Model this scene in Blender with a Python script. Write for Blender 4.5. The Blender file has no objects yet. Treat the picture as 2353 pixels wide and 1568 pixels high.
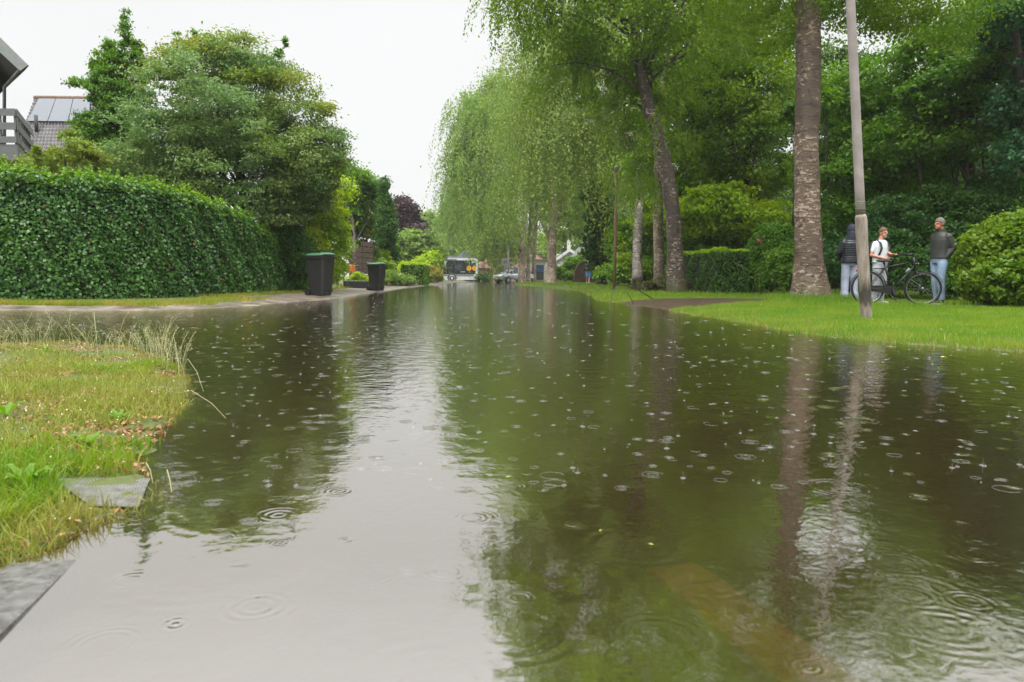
import bpy, math, random
import numpy as np
from mathutils import Matrix, Vector, Euler
rng = np.random.default_rng(7)
random.seed(7)
PI = math.pi
S = bpy.context.scene
C = S.collection
# ------------------------------------------------------------------ camera
FPX, CX, CY, CAMZ = 1700.0, 1176.5, 784.0, 0.58      # picture measured on a 2353 x 1568 grid
pitch = math.atan((784 - 637) / FPX); roll = math.radians(0.5)
R3 = Matrix.Rotation(PI / 2 - pitch, 3, 'X') @ Matrix.Rotation(roll, 3, 'Z')
cd = bpy.data.cameras.new('camera'); cam = bpy.data.objects.new('camera', cd); C.objects.link(cam)
cam.matrix_world = Matrix.Translation((0, 0, CAMZ)) @ R3.to_4x4()
cd.sensor_width = 36; cd.lens = FPX / 2353 * 36; cd.clip_start = 0.05; cd.clip_end = 2000
cd.dof.use_dof = True; cd.dof.focus_distance = 10.0; cd.dof.aperture_fstop = 6.3
S.camera = cam
def ray(px, py):
    return R3 @ Vector(((px - CX) / FPX, -(py - CY) / FPX, -1))
def G(px, py, z=0.0):
    d = ray(px, py); t = (z - CAMZ) / d.z
    return (d.x * t, d.y * t)
def P(px, py, Y):
    d = ray(px, py); t = Y / d.y
    return Vector((d.x * t, Y, CAMZ + d.z * t))
# ------------------------------------------------------------------ sky, sun
W = bpy.data.worlds.new('World'); S.world = W; W.use_nodes = True
nt = W.node_tree; nt.nodes.clear()
sky = nt.nodes.new('ShaderNodeTexSky'); sky.sky_type = 'NISHITA'; sky.sun_disc = False
SUN_EL, SUN_AZ = math.radians(58), math.radians(200)
sky.sun_elevation = SUN_EL; sky.sun_rotation = SUN_AZ
try: sky.dust_density = 6; sky.air_density = 2
except Exception: pass
tc = nt.nodes.new('ShaderNodeTexCoord'); sp = nt.nodes.new('ShaderNodeSeparateXYZ')
nt.links.new(tc.outputs['Generated'], sp.inputs[0])
cr = nt.nodes.new('ShaderNodeValToRGB'); e = cr.color_ramp.elements
e[0].position = 0.0; e[0].color = (.64, .65, .66, 1); e[1].position = 1.0; e[1].color = (4.0, 4.0, 3.9, 1)
x = e.new(.36); x.color = (.69, .69, .695, 1)
x = e.new(.56); x.color = (1.05, 1.05, 1.06, 1)
nt.links.new(sp.outputs['Z'], cr.inputs[0])
nz = nt.nodes.new('ShaderNodeTexNoise'); nz.inputs['Scale'].default_value = 1.6; nz.inputs['Detail'].default_value = 3
mpn = nt.nodes.new('ShaderNodeMapping'); mpn.inputs['Scale'].default_value = (1, 1, 3)
nt.links.new(tc.outputs['Generated'], mpn.inputs[0]); nt.links.new(mpn.outputs[0], nz.inputs['Vector'])
mr = nt.nodes.new('ShaderNodeMapRange'); mr.inputs[1].default_value = .3; mr.inputs[2].default_value = .7; mr.inputs[3].default_value = .955; mr.inputs[4].default_value = 1.03
nt.links.new(nz.outputs['Fac'], mr.inputs[0])
vm = nt.nodes.new('ShaderNodeVectorMath'); vm.operation = 'SCALE'
nt.links.new(cr.outputs[0], vm.inputs[0]); nt.links.new(mr.outputs[0], vm.inputs['Scale'])
bg1 = nt.nodes.new('ShaderNodeBackground'); bg1.inputs[1].default_value = 0.05
nt.links.new(sky.outputs[0], bg1.inputs[0])
bg2 = nt.nodes.new('ShaderNodeBackground'); bg2.inputs[1].default_value = 1.0
nt.links.new(vm.outputs[0], bg2.inputs[0])
mx = nt.nodes.new('ShaderNodeMixShader'); mx.inputs[0].default_value = .94
ow = nt.nodes.new('ShaderNodeOutputWorld')
nt.links.new(bg1.outputs[0], mx.inputs[1]); nt.links.new(bg2.outputs[0], mx.inputs[2]); nt.links.new(mx.outputs[0], ow.inputs[0])
sd = bpy.data.lights.new('sun', 'SUN'); sun = bpy.data.objects.new('sun', sd); C.objects.link(sun)
sd.energy = 1.5; sd.angle = math.radians(35); sd.color = (1, .97, .92)
sun.rotation_euler = Euler((PI / 2 - SUN_EL, 0, PI - SUN_AZ + PI))
sun.rotation_euler = Vector((math.sin(SUN_AZ) * math.cos(SUN_EL), math.cos(SUN_AZ) * math.cos(SUN_EL), math.sin(SUN_EL))).to_track_quat('Z', 'Y').to_euler()
S.view_settings.view_transform = 'Standard'; S.view_settings.look = 'None'; S.view_settings.exposure = 0.5; S.view_settings.gamma = 1
S.render.engine = 'CYCLES'
S.cycles.max_bounces = 6; S.cycles.diffuse_bounces = 4; S.cycles.glossy_bounces = 3; S.cycles.transparent_max_bounces = 8
S.cycles.transmission_bounces = 4; S.cycles.volume_bounces = 1; S.cycles.caustics_reflective = False; S.cycles.caustics_refractive = False
# ------------------------------------------------------------------ helpers: tags
def tag(o, label=None, cat=None, group=None, kind=None):
    if label: o['label'] = label
    if cat: o['category'] = cat
    if group: o['group'] = group
    if kind: o['kind'] = kind
    return o
def thing(name, label, cat, loc=(0, 0, 0), rz=0, group=None):
    o = bpy.data.objects.new(name, None); C.objects.link(o); o.location = loc; o.rotation_euler = (0, 0, rz)
    o.empty_display_size = .1
    return tag(o, label, cat, group)
def link(name, me, m, parent=None, smooth=False):
    if m is not None and len(me.materials) == 0: me.materials.append(m)
    if smooth:
        me.polygons.foreach_set('use_smooth', [True] * len(me.polygons))
    o = bpy.data.objects.new(name, me); C.objects.link(o)
    if parent is not None: o.parent = parent
    return o
def struct(o): o['kind'] = 'structure'; return o
# ------------------------------------------------------------------ helpers: meshes
class MB:
    def __init__(s): s.v = []; s.f = []
    def add(s, vs, fs):
        n = len(s.v); s.v.extend([tuple(v) for v in vs]); s.f.extend([tuple(i + n for i in f) for f in fs]); return s
    def box(s, lo, hi, bev=0.0, M=None):
        (a, b, c), (d, e_, f) = lo, hi
        if bev <= 0:
            vs = [(a, b, c), (d, b, c), (d, e_, c), (a, e_, c), (a, b, f), (d, b, f), (d, e_, f), (a, e_, f)]
            fs = [(0, 3, 2, 1), (4, 5, 6, 7), (0, 1, 5, 4), (1, 2, 6, 5), (2, 3, 7, 6), (3, 0, 4, 7)]
        else:
            vs = []; fs = []
            rings = []
            def rr(x0, y0, x1, y1, z, k):
                return [(x0 + k, y0, z), (x1 - k, y0, z), (x1, y0 + k, z), (x1, y1 - k, z), (x1 - k, y1, z), (x0 + k, y1, z), (x0, y1 - k, z), (x0, y0 + k, z)]
            k = bev
            rings = [rr(a + k, b + k, d - k, e_ - k, c, k * .5), rr(a, b, d, e_, c + k, k), rr(a, b, d, e_, f - k, k), rr(a + k, b + k, d - k, e_ - k, f, k * .5)]
            for r in rings: vs += r
            for i in range(3):
                for j in range(8):
                    fs.append((i * 8 + j, i * 8 + (j + 1) % 8, i * 8 + 8 + (j + 1) % 8, i * 8 + 8 + j))
            fs.append(tuple(range(7, -1, -1))); fs.append(tuple(range(24, 32)))
        if M is not None: vs = [M @ Vector(v) for v in vs]
        return s.add(vs, fs)
    def quad(s, a, b, c, d): return s.add([a, b, c, d], [(0, 1, 2, 3)])
    def prism(s, poly, d):      # poly: list of 3d points, d: extrusion vector
        n = len(poly); d = Vector(d); vs = [Vector(p) for p in poly] + [Vector(p) + d for p in poly]
        fs = [tuple(range(n)), tuple(range(2 * n - 1, n - 1, -1))] + [(i, i + n, (i + 1) % n + n, (i + 1) % n) for i in range(n)]
        return s.add(vs, fs)
    def tube(s, pts, rad, n=10, cap=True, up=None, fn=None):
        pts = [Vector(p) for p in pts]; m = len(pts)
        rad = [(r, r) if not isinstance(r, (tuple, list)) else r for r in (rad if isinstance(rad, (list, tuple)) else [rad] * m)]
        T = []
        for i in range(m):
            t = (pts[min(i + 1, m - 1)] - pts[max(i - 1, 0)])
            T.append(t.normalized() if t.length > 1e-9 else Vector((0, 0, 1)))
        u = Vector(up) if up is not None else (Vector((1, 0, 0)) if abs(T[0].x) < .9 else Vector((0, 1, 0)))
        vs = []; fs = []
        for i in range(m):
            u = (u - T[i] * u.dot(T[i])); u.normalize(); w = T[i].cross(u)
            for j in range(n):
                a = 2 * PI * j / n; k = fn(i, a, pts[i]) if fn else 1
                vs.append(pts[i] + u * (math.cos(a) * rad[i][0] * k) + w * (math.sin(a) * rad[i][1] * k))
        for i in range(m - 1):
            for j in range(n):
                fs.append((i * n + j, i * n + (j + 1) % n, (i + 1) * n + (j + 1) % n, (i + 1) * n + j))
        if cap: fs.append(tuple(range(n - 1, -1, -1))); fs.append(tuple(range((m - 1) * n, m * n)))
        return s.add(vs, fs)
    def ell(s, c, r, n=14, m=9, M=None):
        vs = []; fs = []
        for i in range(m + 1):
            t = PI * i / m
            for j in range(n):
                a = 2 * PI * j / n
                p = Vector((r[0] * math.sin(t) * math.cos(a), r[1] * math.sin(t) * math.sin(a), r[2] * math.cos(t)))
                if M is not None: p = M @ p
                vs.append(p + Vector(c))
        for i in range(m):
            for j in range(n):
                fs.append((i * n + j, (i + 1) * n + j, (i + 1) * n + (j + 1) % n, i * n + (j + 1) % n))
        return s.add(vs, fs)
    def torus(s, c, R, r, ax='y', n=40, m=8, a0=0, a1=2 * PI, rw=None):
        vs = []; fs = []; full = abs(a1 - a0 - 2 * PI) < 1e-6; k = n if full else n + 1
        rw = rw or r
        for i in range(k):
            a = a0 + (a1 - a0) * i / n
            for j in range(m):
                b = 2 * PI * j / m; q = R + r * math.cos(b); h = rw * math.sin(b)
                p = (q * math.cos(a), h, q * math.sin(a)) if ax == 'y' else ((q * math.cos(a), q * math.sin(a), h) if ax == 'z' else (h, q * math.cos(a), q * math.sin(a)))
                vs.append(Vector(p) + Vector(c))
        for i in range(k if full else k - 1):
            for j in range(m):
                fs.append((i * m + j, i * m + (j + 1) % m, ((i + 1) % k) * m + (j + 1) % m, ((i + 1) % k) * m + j))
        return s.add(vs, fs)
    def mesh(s, name='mesh'):
        me = bpy.data.meshes.new(name); me.from_pydata([tuple(v) for v in s.v], [], s.f); me.validate(); me.update(); return me
    def build(s, name, m, parent=None, smooth=False): return link(name, s.mesh(name), m, parent, smooth)
def np_mesh(name, V, F):        # V (n,3), F (m,k)
    me = bpy.data.meshes.new(name); V = np.asarray(V, np.float32); F = np.asarray(F, np.int32)
    me.vertices.add(len(V)); me.vertices.foreach_set('co', V.ravel())
    me.loops.add(F.size); me.loops.foreach_set('vertex_index', F.ravel())
    me.polygons.add(len(F)); me.polygons.foreach_set('loop_start', np.arange(0, F.size, F.shape[1], dtype=np.int32))
    me.update(calc_edges=True); return me
def unit(a): return a / np.maximum(np.linalg.norm(a, axis=1, keepdims=True), 1e-9)
def leaf_mesh(name, cen, size, nrm=None, jit=.8, asp=.6, down=0.0, axis=None, ajit=.5):
    """diamond leaves: cen (n,3), nrm preferred face normal, down: how far the tip hangs"""
    n = len(cen); R = rng.normal(size=(n, 3))
    N = unit(R if nrm is None else nrm + jit * R)
    A = rng.normal(size=(n, 3)) if axis is None else axis + ajit * rng.normal(size=(n, 3))
    A[:, 2] -= down
    A = unit(A - N * np.sum(A * N, 1, keepdims=True)); B = np.cross(N, A)
    L = (size * rng.uniform(.65, 1.3, n))[:, None]; w = L * asp * .5
    V = np.stack([cen - A * L * .5, cen + B * w - A * L * .05 + N * L * .08, cen + A * L * .5, cen - B * w - A * L * .05 + N * L * .08], 1).reshape(-1, 3)
    F = np.arange(4 * n).reshape(n, 4)
    return np_mesh(name, V, F)
# ------------------------------------------------------------------ helpers: materials
def mat(name):
    m = bpy.data.materials.new(name); m.use_nodes = True; nt = m.node_tree
    b = nt.nodes['Principled BSDF']; return m, nt, b
def N(nt, t, **kw):
    n = nt.nodes.new(t)
    for k, v in kw.items():
        if k.startswith('i_'): n.inputs[k[2:].replace('_', ' ')].default_value = v
        else: setattr(n, k, v)
    return n
def simple(name, col, rough=.5, metal=0, var=.12, scale=8, spec=.5, bump=0, bscale=60, dirt=None):
    m, nt, b = mat(name); L = nt.links
    tc = N(nt, 'ShaderNodeTexCoord'); nz = N(nt, 'ShaderNodeTexNoise', i_Scale=scale, i_Detail=5)
    L.new(tc.outputs['Object'], nz.inputs['Vector'])
    cr = N(nt, 'ShaderNodeValToRGB'); e = cr.color_ramp.elements
    e[0].position = .3; e[1].position = .7
    e[0].color = tuple(c * (1 - var) for c in col) + (1,) if dirt is None else tuple(dirt) + (1,)
    e[1].color = tuple(min(1, c * (1 + var)) for c in col) + (1,)
    L.new(nz.outputs['Fac'], cr.inputs[0]); L.new(cr.outputs[0], b.inputs['Base Color'])
    b.inputs['Roughness'].default_value = rough; b.inputs['Metallic'].default_value = metal
    b.inputs['Specular IOR Level'].default_value = spec
    if bump:
        n2 = N(nt, 'ShaderNodeTexNoise', i_Scale=bscale, i_Detail=4); L.new(tc.outputs['Object'], n2.inputs['Vector'])
        bp = N(nt, 'ShaderNodeBump'); bp.inputs['Strength'].default_value = .8; bp.inputs['Distance'].default_value = bump
        L.new(n2.outputs['Fac'], bp.inputs['Height']); L.new(bp.outputs[0], b.inputs['Normal'])
    return m
def leafmat(name, a, b_, c=None, rough=.45, tr=.42, nscale=.6, patch=.5, spec=.28):
    """leaf hue differs from leaf to leaf (a..b_) and in loose patches (c)"""
    m, nt, b = mat(name); L = nt.links
    g = N(nt, 'ShaderNodeNewGeometry'); cr = N(nt, 'ShaderNodeValToRGB'); e = cr.color_ramp.elements
    K = 1.45; a, b_ = [min(.6, v * K) for v in a], [min(.6, v * K) for v in b_]; c = None if c is None else [min(.6, v * K) for v in c]
    e[0].color = tuple(a) + (1,); e[1].color = tuple(b_) + (1,)
    L.new(g.outputs['Random Per Island'], cr.inputs[0])
    out = cr.outputs[0]
    if c is not None:
        nz = N(nt, 'ShaderNodeTexNoise', i_Scale=nscale, i_Detail=2); L.new(g.outputs['Position'], nz.inputs['Vector'])
        mr = N(nt, 'ShaderNodeMapRange'); mr.inputs[1].default_value = .42; mr.inputs[2].default_value = .62; mr.inputs[4].default_value = patch
        L.new(nz.outputs['Fac'], mr.inputs[0])
        mx = N(nt, 'ShaderNodeMix', data_type='RGBA'); L.new(mr.outputs[0], mx.inputs[0]); L.new(out, mx.inputs[6]); mx.inputs[7].default_value = tuple(c) + (1,)
        out = mx.outputs[2]
    L.new(out, b.inputs['Base Color']); b.inputs['Roughness'].default_value = rough; b.inputs['Specular IOR Level'].default_value = spec
    t = N(nt, 'ShaderNodeBsdfTranslucent')
    hs = N(nt, 'ShaderNodeHueSaturation'); hs.inputs['Saturation'].default_value = 1.1; hs.inputs['Value'].default_value = 1.25
    L.new(out, hs.inputs['Color']); L.new(hs.outputs[0], t.inputs[0])
    ms = N(nt, 'ShaderNodeMixShader'); ms.inputs[0].default_value = tr
    L.new(b.outputs[0], ms.inputs[1]); L.new(t.outputs[0], ms.inputs[2]); L.new(ms.outputs[0], nt.nodes['Material Output'].inputs[0])
    return m
def birchbark(name, pale, mid, dark, amt=.5, moss=0):
    m, nt, b = mat(name); L = nt.links
    tc = N(nt, 'ShaderNodeTexCoord')
    def nz(sc, detail=6, rough=.62, dist=.35, off=(0, 0, 0)):
        mp = N(nt, 'ShaderNodeMapping'); mp.inputs['Scale'].default_value = sc; mp.inputs['Location'].default_value = off; L.new(tc.outputs['Object'], mp.inputs[0])
        n = N(nt, 'ShaderNodeTexNoise', i_Scale=1, i_Detail=detail, i_Roughness=rough, i_Distortion=dist); L.new(mp.outputs[0], n.inputs['Vector']); return n.outputs['Fac']
    def mask(f, a, c):
        r = N(nt, 'ShaderNodeMapRange'); r.inputs[1].default_value = a; r.inputs[2].default_value = c; L.new(f, r.inputs[0]); return r.outputs[0]
    def mixc(f, A, B):
        x = N(nt, 'ShaderNodeMix', data_type='RGBA'); L.new(f, x.inputs[0])
        for k, v in ((6, A), (7, B)):
            if isinstance(v, tuple): x.inputs[k].default_value = v + (1,)
            else: L.new(v, x.inputs[k])
        return x.outputs[2]
    big = nz((1.6, 1.6, 1.1), 4); flake = nz((7, 7, 17), 7, .68, .5); crack = nz((5, 5, 8), 8, .7, .8, (3, 1, 7)); lent = nz((2.2, 2.2, 34), 3, .5, .15, (9, 2, 4)); fiss = nz((8, 8, 1.3), 5, .6, 1.0, (5, 5, 1))
    darker = tuple(v * .55 for v in mid)
    out = mixc(mask(big, .4, .62), tuple(mid), darker)
    fm = N(nt, 'ShaderNodeMath', operation='MULTIPLY_ADD'); L.new(big, fm.inputs[0]); fm.inputs[1].default_value = -.45; L.new(flake, fm.inputs[2])
    out = mixc(mask(fm.outputs[0], .295 + .09 * amt, .35 + .09 * amt), out, tuple(pale))
    out = mixc(mask(crack, .54, .62), out, tuple(dark)); out = mixc(mask(lent, .60, .66), out, tuple(dark)); out = mixc(mask(fiss, .64, .70), out, tuple(dark))
    if moss:
        sx = N(nt, 'ShaderNodeSeparateXYZ'); L.new(tc.outputs['Object'], sx.inputs[0])
        ad = N(nt, 'ShaderNodeMath', operation='MULTIPLY_ADD'); L.new(flake, ad.inputs[0]); ad.inputs[1].default_value = -1.6; L.new(sx.outputs['Z'], ad.inputs[2])
        mr = N(nt, 'ShaderNodeMapRange'); mr.inputs[1].default_value = -.7; mr.inputs[2].default_value = -.15; mr.inputs[3].default_value = moss; mr.inputs[4].default_value = 0
        L.new(ad.outputs[0], mr.inputs[0]); out = mixc(mr.outputs[0], out, (.07, .085, .018))
    L.new(out, b.inputs['Base Color']); b.inputs['Roughness'].default_value = .55
    bp = N(nt, 'ShaderNodeBump'); bp.inputs['Strength'].default_value = 1; bp.inputs['Distance'].default_value = .03
    L.new(flake, bp.inputs['Height']); L.new(bp.outputs[0], b.inputs['Normal'])
    return m
# ------------------------------------------------------------------ terrain
landL = [(-90, 12.0), G(-100, 712), G(0, 713), G(150, 714), G(300, 714), G(420, 711), G(520, 707), G(640, 697), G(700, 693), G(780, 685), G(850, 674), G(930, 662), G(1000, 655.5), (-5.1, 75), (-5.1, 91), (-90, 91)]
landN = [(-30, 6.3), G(-200, 786), G(0, 787), G(150, 792), G(300, 800), G(395, 828), G(428, 868), G(405, 950), G(360, 1030), G(315, 1080), G(335, 1120), G(300, 1165), G(215, 1195), G(170, 1225), G(90, 1262), G(0, 1290), (-1.35, 1.1), (-1.8, .3), (-30, -1)]
landR = [(.35, 91), (.4, 75), G(1185, 655), G(1260, 662), G(1335, 670), G(1362, 680), G(1372, 690), G(1440, 700), G(1500, 706), G(1560, 718), G(1700, 741), G(1800, 758), G(1900, 774), G(2100, 792), G(2353, 808), (7, 5.6), (14, 4.6), (90, 3), (90, 91)]
landF = [(-200, 108), (-200, 800), (200, 800), (200, 108)]
def sdist(x, y, poly):
    inside = np.zeros(x.shape, bool); dm = np.full(x.shape, 1e9); n = len(poly)
    for i in range(n):
        (ax, ay), (bx, by) = poly[i], poly[(i + 1) % n]
        c = ((ay > y) != (by > y)); xi = (bx - ax) * (y - ay) / ((by - ay) if by != ay else 1e-9) + ax
        inside ^= c & (x < xi)
        t = np.clip(((x - ax) * (bx - ax) + (y - ay) * (by - ay)) / ((bx - ax) ** 2 + (by - ay) ** 2 + 1e-12), 0, 1)
        dm = np.minimum(dm, np.hypot(x - ax - t * (bx - ax), y - ay - t * (by - ay)))
    return np.where(inside, dm, -dm)
def wav(x, y, k):
    return (np.sin(x * 1.7 * k + 1.3 * np.sin(y * 1.1 * k)) * np.cos(y * 1.9 * k + 1.1 * np.sin(x * 1.3 * k + 2)) + .5 * np.sin(x * 4.1 * k + 2 * np.cos(y * 3.3 * k)) * np.sin(y * 4.7 * k + 1))
def ground(x, y):
    x = np.asarray(x, float); y = np.asarray(y, float)
    w = .10 * wav(x, y, 1.0) + .04 * wav(x, y, 3.1)
    def prof(d, top, k):
        d = d + w * np.clip(y / 12, .12, 1)
        return np.where(d > 0, top * (1 - np.exp(-np.maximum(d, 0) / k)), -.15 * (1 - np.exp(np.minimum(d, 0) / .25)))
    zL = prof(sdist(x, y, landL), .085, .5); zR = prof(sdist(x, y, landR), .075, .7) + .008 * wav(x, y, 2)* (sdist(x, y, landR) > .3)
    zR += .08 * np.clip((y - 20) / 10, 0, 1) * (sdist(x, y, landR) > 0) * np.clip(sdist(x, y, landR), 0, 1)
    dN = sdist(x, y, landN); zN = prof(dN, .016, .25) + np.where(dN > 0, .012 * wav(x, y, 4) + .008 * wav(x, y, 13), 0)
    zF = prof(sdist(x, y, landF), .1, .5)
    return np.maximum(np.maximum(zL, zR), np.maximum(zN, zF))
def gz(x, y): return float(ground(np.array([x]), np.array([y]))[0])
def grid_sheet(name, xs, ys, zf, keep=None):
    X, Y = np.meshgrid(xs, ys); Z = zf(X, Y); nx, ny = len(xs), len(ys)
    V = np.stack([X, Y, Z], -1).reshape(-1, 3)
    i = np.arange((ny - 1) * (nx)).reshape(ny - 1, nx)[:, :-1].ravel()
    F = np.stack([i, i + 1, i + nx + 1, i + nx], 1)
    if keep is not None:
        cen = V[F].mean(1); k = keep(cen[:, 0], cen[:, 1]); F = F[k]
        used = np.unique(F); mp = np.zeros(len(V), np.int64); mp[used] = np.arange(len(used)); V = V[used]; F = mp[F]
    me = np_mesh(name, V, F); me.polygons.foreach_set('use_smooth', [True] * len(me.polygons)); return me
xs = np.concatenate([[-400, -200, -100, -60, -40, -30, -24], np.arange(-20, -4, .16), np.arange(-4, 6, .06), np.arange(6, 20, .16), [21, 24, 30, 40, 60, 100, 200, 400]])
ys = np.concatenate([[-60, -20, -8, -3, -1], np.arange(0, 8, .05), np.arange(8, 20, .1), np.arange(20, 60, .35), np.arange(60, 115, 1.5), [120, 140, 180, 250, 400, 800]])
# soil/grass material
m_ground, nt, b = mat('soil_and_turf'); L = nt.links
g = N(nt, 'ShaderNodeNewGeometry'); n1 = N(nt, 'ShaderNodeTexNoise', i_Scale=1.1, i_Detail=6, i_Roughness=.6); n2 = N(nt, 'ShaderNodeTexNoise', i_Scale=22, i_Detail=5)
L.new(g.outputs['Position'], n1.inputs['Vector']); L.new(g.outputs['Position'], n2.inputs['Vector'])
c1 = N(nt, 'ShaderNodeValToRGB'); e = c1.color_ramp.elements
e[0].position = .35; e[0].color = (.040, .032, .012, 1); e[1].position = .62; e[1].color = (.070, .095, .012, 1)
L.new(n2.outputs['Fac'], c1.inputs[0]); c2 = N(nt, 'ShaderNodeMix', data_type='RGBA'); L.new(n1.outputs['Fac'], c2.inputs[0]); L.new(c1.outputs[0], c2.inputs[6]); c2.inputs[7].default_value = (.085, .115, .014, 1)
L.new(c2.outputs[2], b.inputs['Base Color']); b.inputs['Roughness'].default_value = .7
bp = N(nt, 'ShaderNodeBump'); bp.inputs['Distance'].default_value = .02; L.new(n2.outputs['Fac'], bp.inputs['Height']); L.new(bp.outputs[0], b.inputs['Normal'])
struct(link('ground', grid_sheet('ground', xs, ys, ground), m_ground))
# footpath on the left (between flood and hedge), earth path on the right bank
def m_wet(name, a, b2, scale=3, rough=.35, bump=.006):
    m, nt, b = mat(name); L = nt.links; g = N(nt, 'ShaderNodeNewGeometry')
    n1 = N(nt, 'ShaderNodeTexNoise', i_Scale=scale, i_Detail=7, i_Roughness=.65); L.new(g.outputs['Position'], n1.inputs['Vector'])
    c = N(nt, 'ShaderNodeValToRGB'); e = c.color_ramp.elements; e[0].position = .36; e[0].color = tuple(a) + (1,); e[1].position = .64; e[1].color = tuple(b2) + (1,)
    L.new(n1.outputs['Fac'], c.inputs[0]); L.new(c.outputs[0], b.inputs['Base Color'])
    r = N(nt, 'ShaderNodeMapRange'); r.inputs[3].default_value = rough * .5; r.inputs[4].default_value = rough * 1.8; L.new(n1.outputs['Fac'], r.inputs[0]); L.new(r.outputs[0], b.inputs['Roughness'])
    n2 = N(nt, 'ShaderNodeTexNoise', i_Scale=40, i_Detail=4); L.new(g.outputs['Position'], n2.inputs['Vector'])
    bp = N(nt, 'ShaderNodeBump'); bp.inputs['Distance'].default_value = bump; L.new(n2.outputs['Fac'], bp.inputs['Height']); L.new(bp.outputs[0], b.inputs['Normal'])
    return m
m_path = m_wet('wet_sandy_paving', (.075, .055, .04), (.23, .195, .155), 2.2)
m_earth = m_wet('wet_brown_earth', (.030, .018, .010), (.075, .045, .026), 5)
m_asph = m_wet('asphalt', (.04, .038, .033), (.06, .056, .05), 8)
m_conc = m_wet('wet_concrete', (.16, .15, .135), (.34, .32, .29), 14, .3)
hedge_line = [G(-300, 700), (-13, 13.3), (-9.4, 13.6), (-8.5, 14.2), (-7.9, 15.6), (-7.3, 18), (-6.9, 22), (-6.9, 90)]
def in_path(x, y):
    d = sdist(x, y, landL)
    return (d > -.25) & (d < np.where(y < 16, .62 + .12 * wav(x, y, 2), 1.75 + .25 * wav(x, y, .8))) & (y < 88) & (x < -1)
fx = np.arange(-16, -3.5, .07); fy = np.concatenate([np.arange(11, 26, .07), np.arange(26, 90, .3)])
struct(link('footpath', grid_sheet('footpath', fx, fy, lambda x, y: ground(x, y) + .004, in_path), m_path))
pc = [G(1420, 701, .05), G(1500, 697, .06), G(1620, 692, .06), G(1760, 691, .07), (8.0, 16.4), (9.5, 15.4), (11.5, 14.6), (16, 13.8), (30, 13)]
def dline(x, y, pl):
    dm = np.full(x.shape, 1e9)
    for (ax, ay), (bx, by) in zip(pl[:-1], pl[1:]):
        t = np.clip(((x - ax) * (bx - ax) + (y - ay) * (by - ay)) / ((bx - ax) ** 2 + (by - ay) ** 2 + 1e-12), 0, 1)
        dm = np.minimum(dm, np.hypot(x - ax - t * (bx - ax), y - ay - t * (by - ay)))
    return dm
def in_earth(x, y): return dline(x, y, pc) < 1.5 + .35 * wav(x, y, 1.3)
struct(link('path', grid_sheet('path', np.arange(1, 18, .08), np.arange(10, 24, .08), lambda x, y: ground(x, y) + .004, in_earth), m_earth))
mb = MB(); mb.quad((-5.2, -20, -.135), (2.4, -20, -.135), (2.4, 300, -.135), (-5.2, 300, -.135)); struct(mb.build('road', m_asph))
mb = MB(); mb.quad((-200, 92.5, -.125), (200, 92.5, -.125), (200, 107, -.125), (-200, 107, -.125)); struct(mb.build('cross_road', m_asph))
mb = MB(); mb.quad((-90, 6.9, -.13), (-5.21, 6.9, -.13), (-5.21, 11.8, -.13), (-90, 11.8, -.13)); struct(mb.build('side_road', m_asph))
# ------------------------------------------------------------------ water
m_water = bpy.data.materials.new('flood_water'); m_water.use_nodes = True; nt = m_water.node_tree; nt.nodes.clear(); L = nt.links
geo = N(nt, 'ShaderNodeNewGeometry')
def MA(op, a, b=None, c=None):
    n = N(nt, 'ShaderNodeMath', operation=op)
    for i, v in enumerate((a, b, c)):
        if v is None: continue
        if isinstance(v, (int, float)): n.inputs[i].default_value = v
        else: L.new(v, n.inputs[i])
    return n.outputs[0]
sepp = N(nt, 'ShaderNodeSeparateXYZ'); L.new(geo.outputs['Position'], sepp.inputs[0])
flat = N(nt, 'ShaderNodeCombineXYZ'); L.new(sepp.outputs[0], flat.inputs[0]); L.new(sepp.outputs[1], flat.inputs[1])
warp = N(nt, 'ShaderNodeTexNoise', i_Scale=3.0, i_Detail=2); L.new(flat.outputs[0], warp.inputs['Vector'])
def ringfield(scale, lam, rmax, amp, off):
    """one raindrop ring per cell, each at its own age"""
    ad = N(nt, 'ShaderNodeVectorMath', operation='ADD'); L.new(flat.outputs[0], ad.inputs[0]); ad.inputs[1].default_value = off
    vo = N(nt, 'ShaderNodeTexVoronoi', voronoi_dimensions='2D', i_Scale=scale); L.new(ad.outputs[0], vo.inputs['Vector'])
    d = MA('DIVIDE', vo.outputs['Distance'], scale)
    sc = N(nt, 'ShaderNodeSeparateColor'); L.new(vo.outputs['Color'], sc.inputs[0])
    r = MA('MULTIPLY', sc.outputs[0], rmax); u = MA('SUBTRACT', d, r)
    env = MA('POWER', 2.718, MA('MULTIPLY', MA('POWER', MA('DIVIDE', MA('ABSOLUTE', u), lam * 1.3), 2), -1))
    wv = MA('COSINE', MA('MULTIPLY', u, 2 * PI / lam))
    a = MA('MULTIPLY', MA('SUBTRACT', 1.15, sc.outputs[0]), amp)
    a = MA('MULTIPLY', a, MA('GREATER_THAN', sc.outputs[1], .35))
    return MA('MULTIPLY', MA('MULTIPLY', env, wv), a)
hts = [ringfield(1.7, .022, .10, .00022, (3, 5, 0)), ringfield(3.2, .016, .06, .00018, (9, 1, 0)), ringfield(6.5, .011, .03, .00012, (1, 7, 0))]
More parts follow.
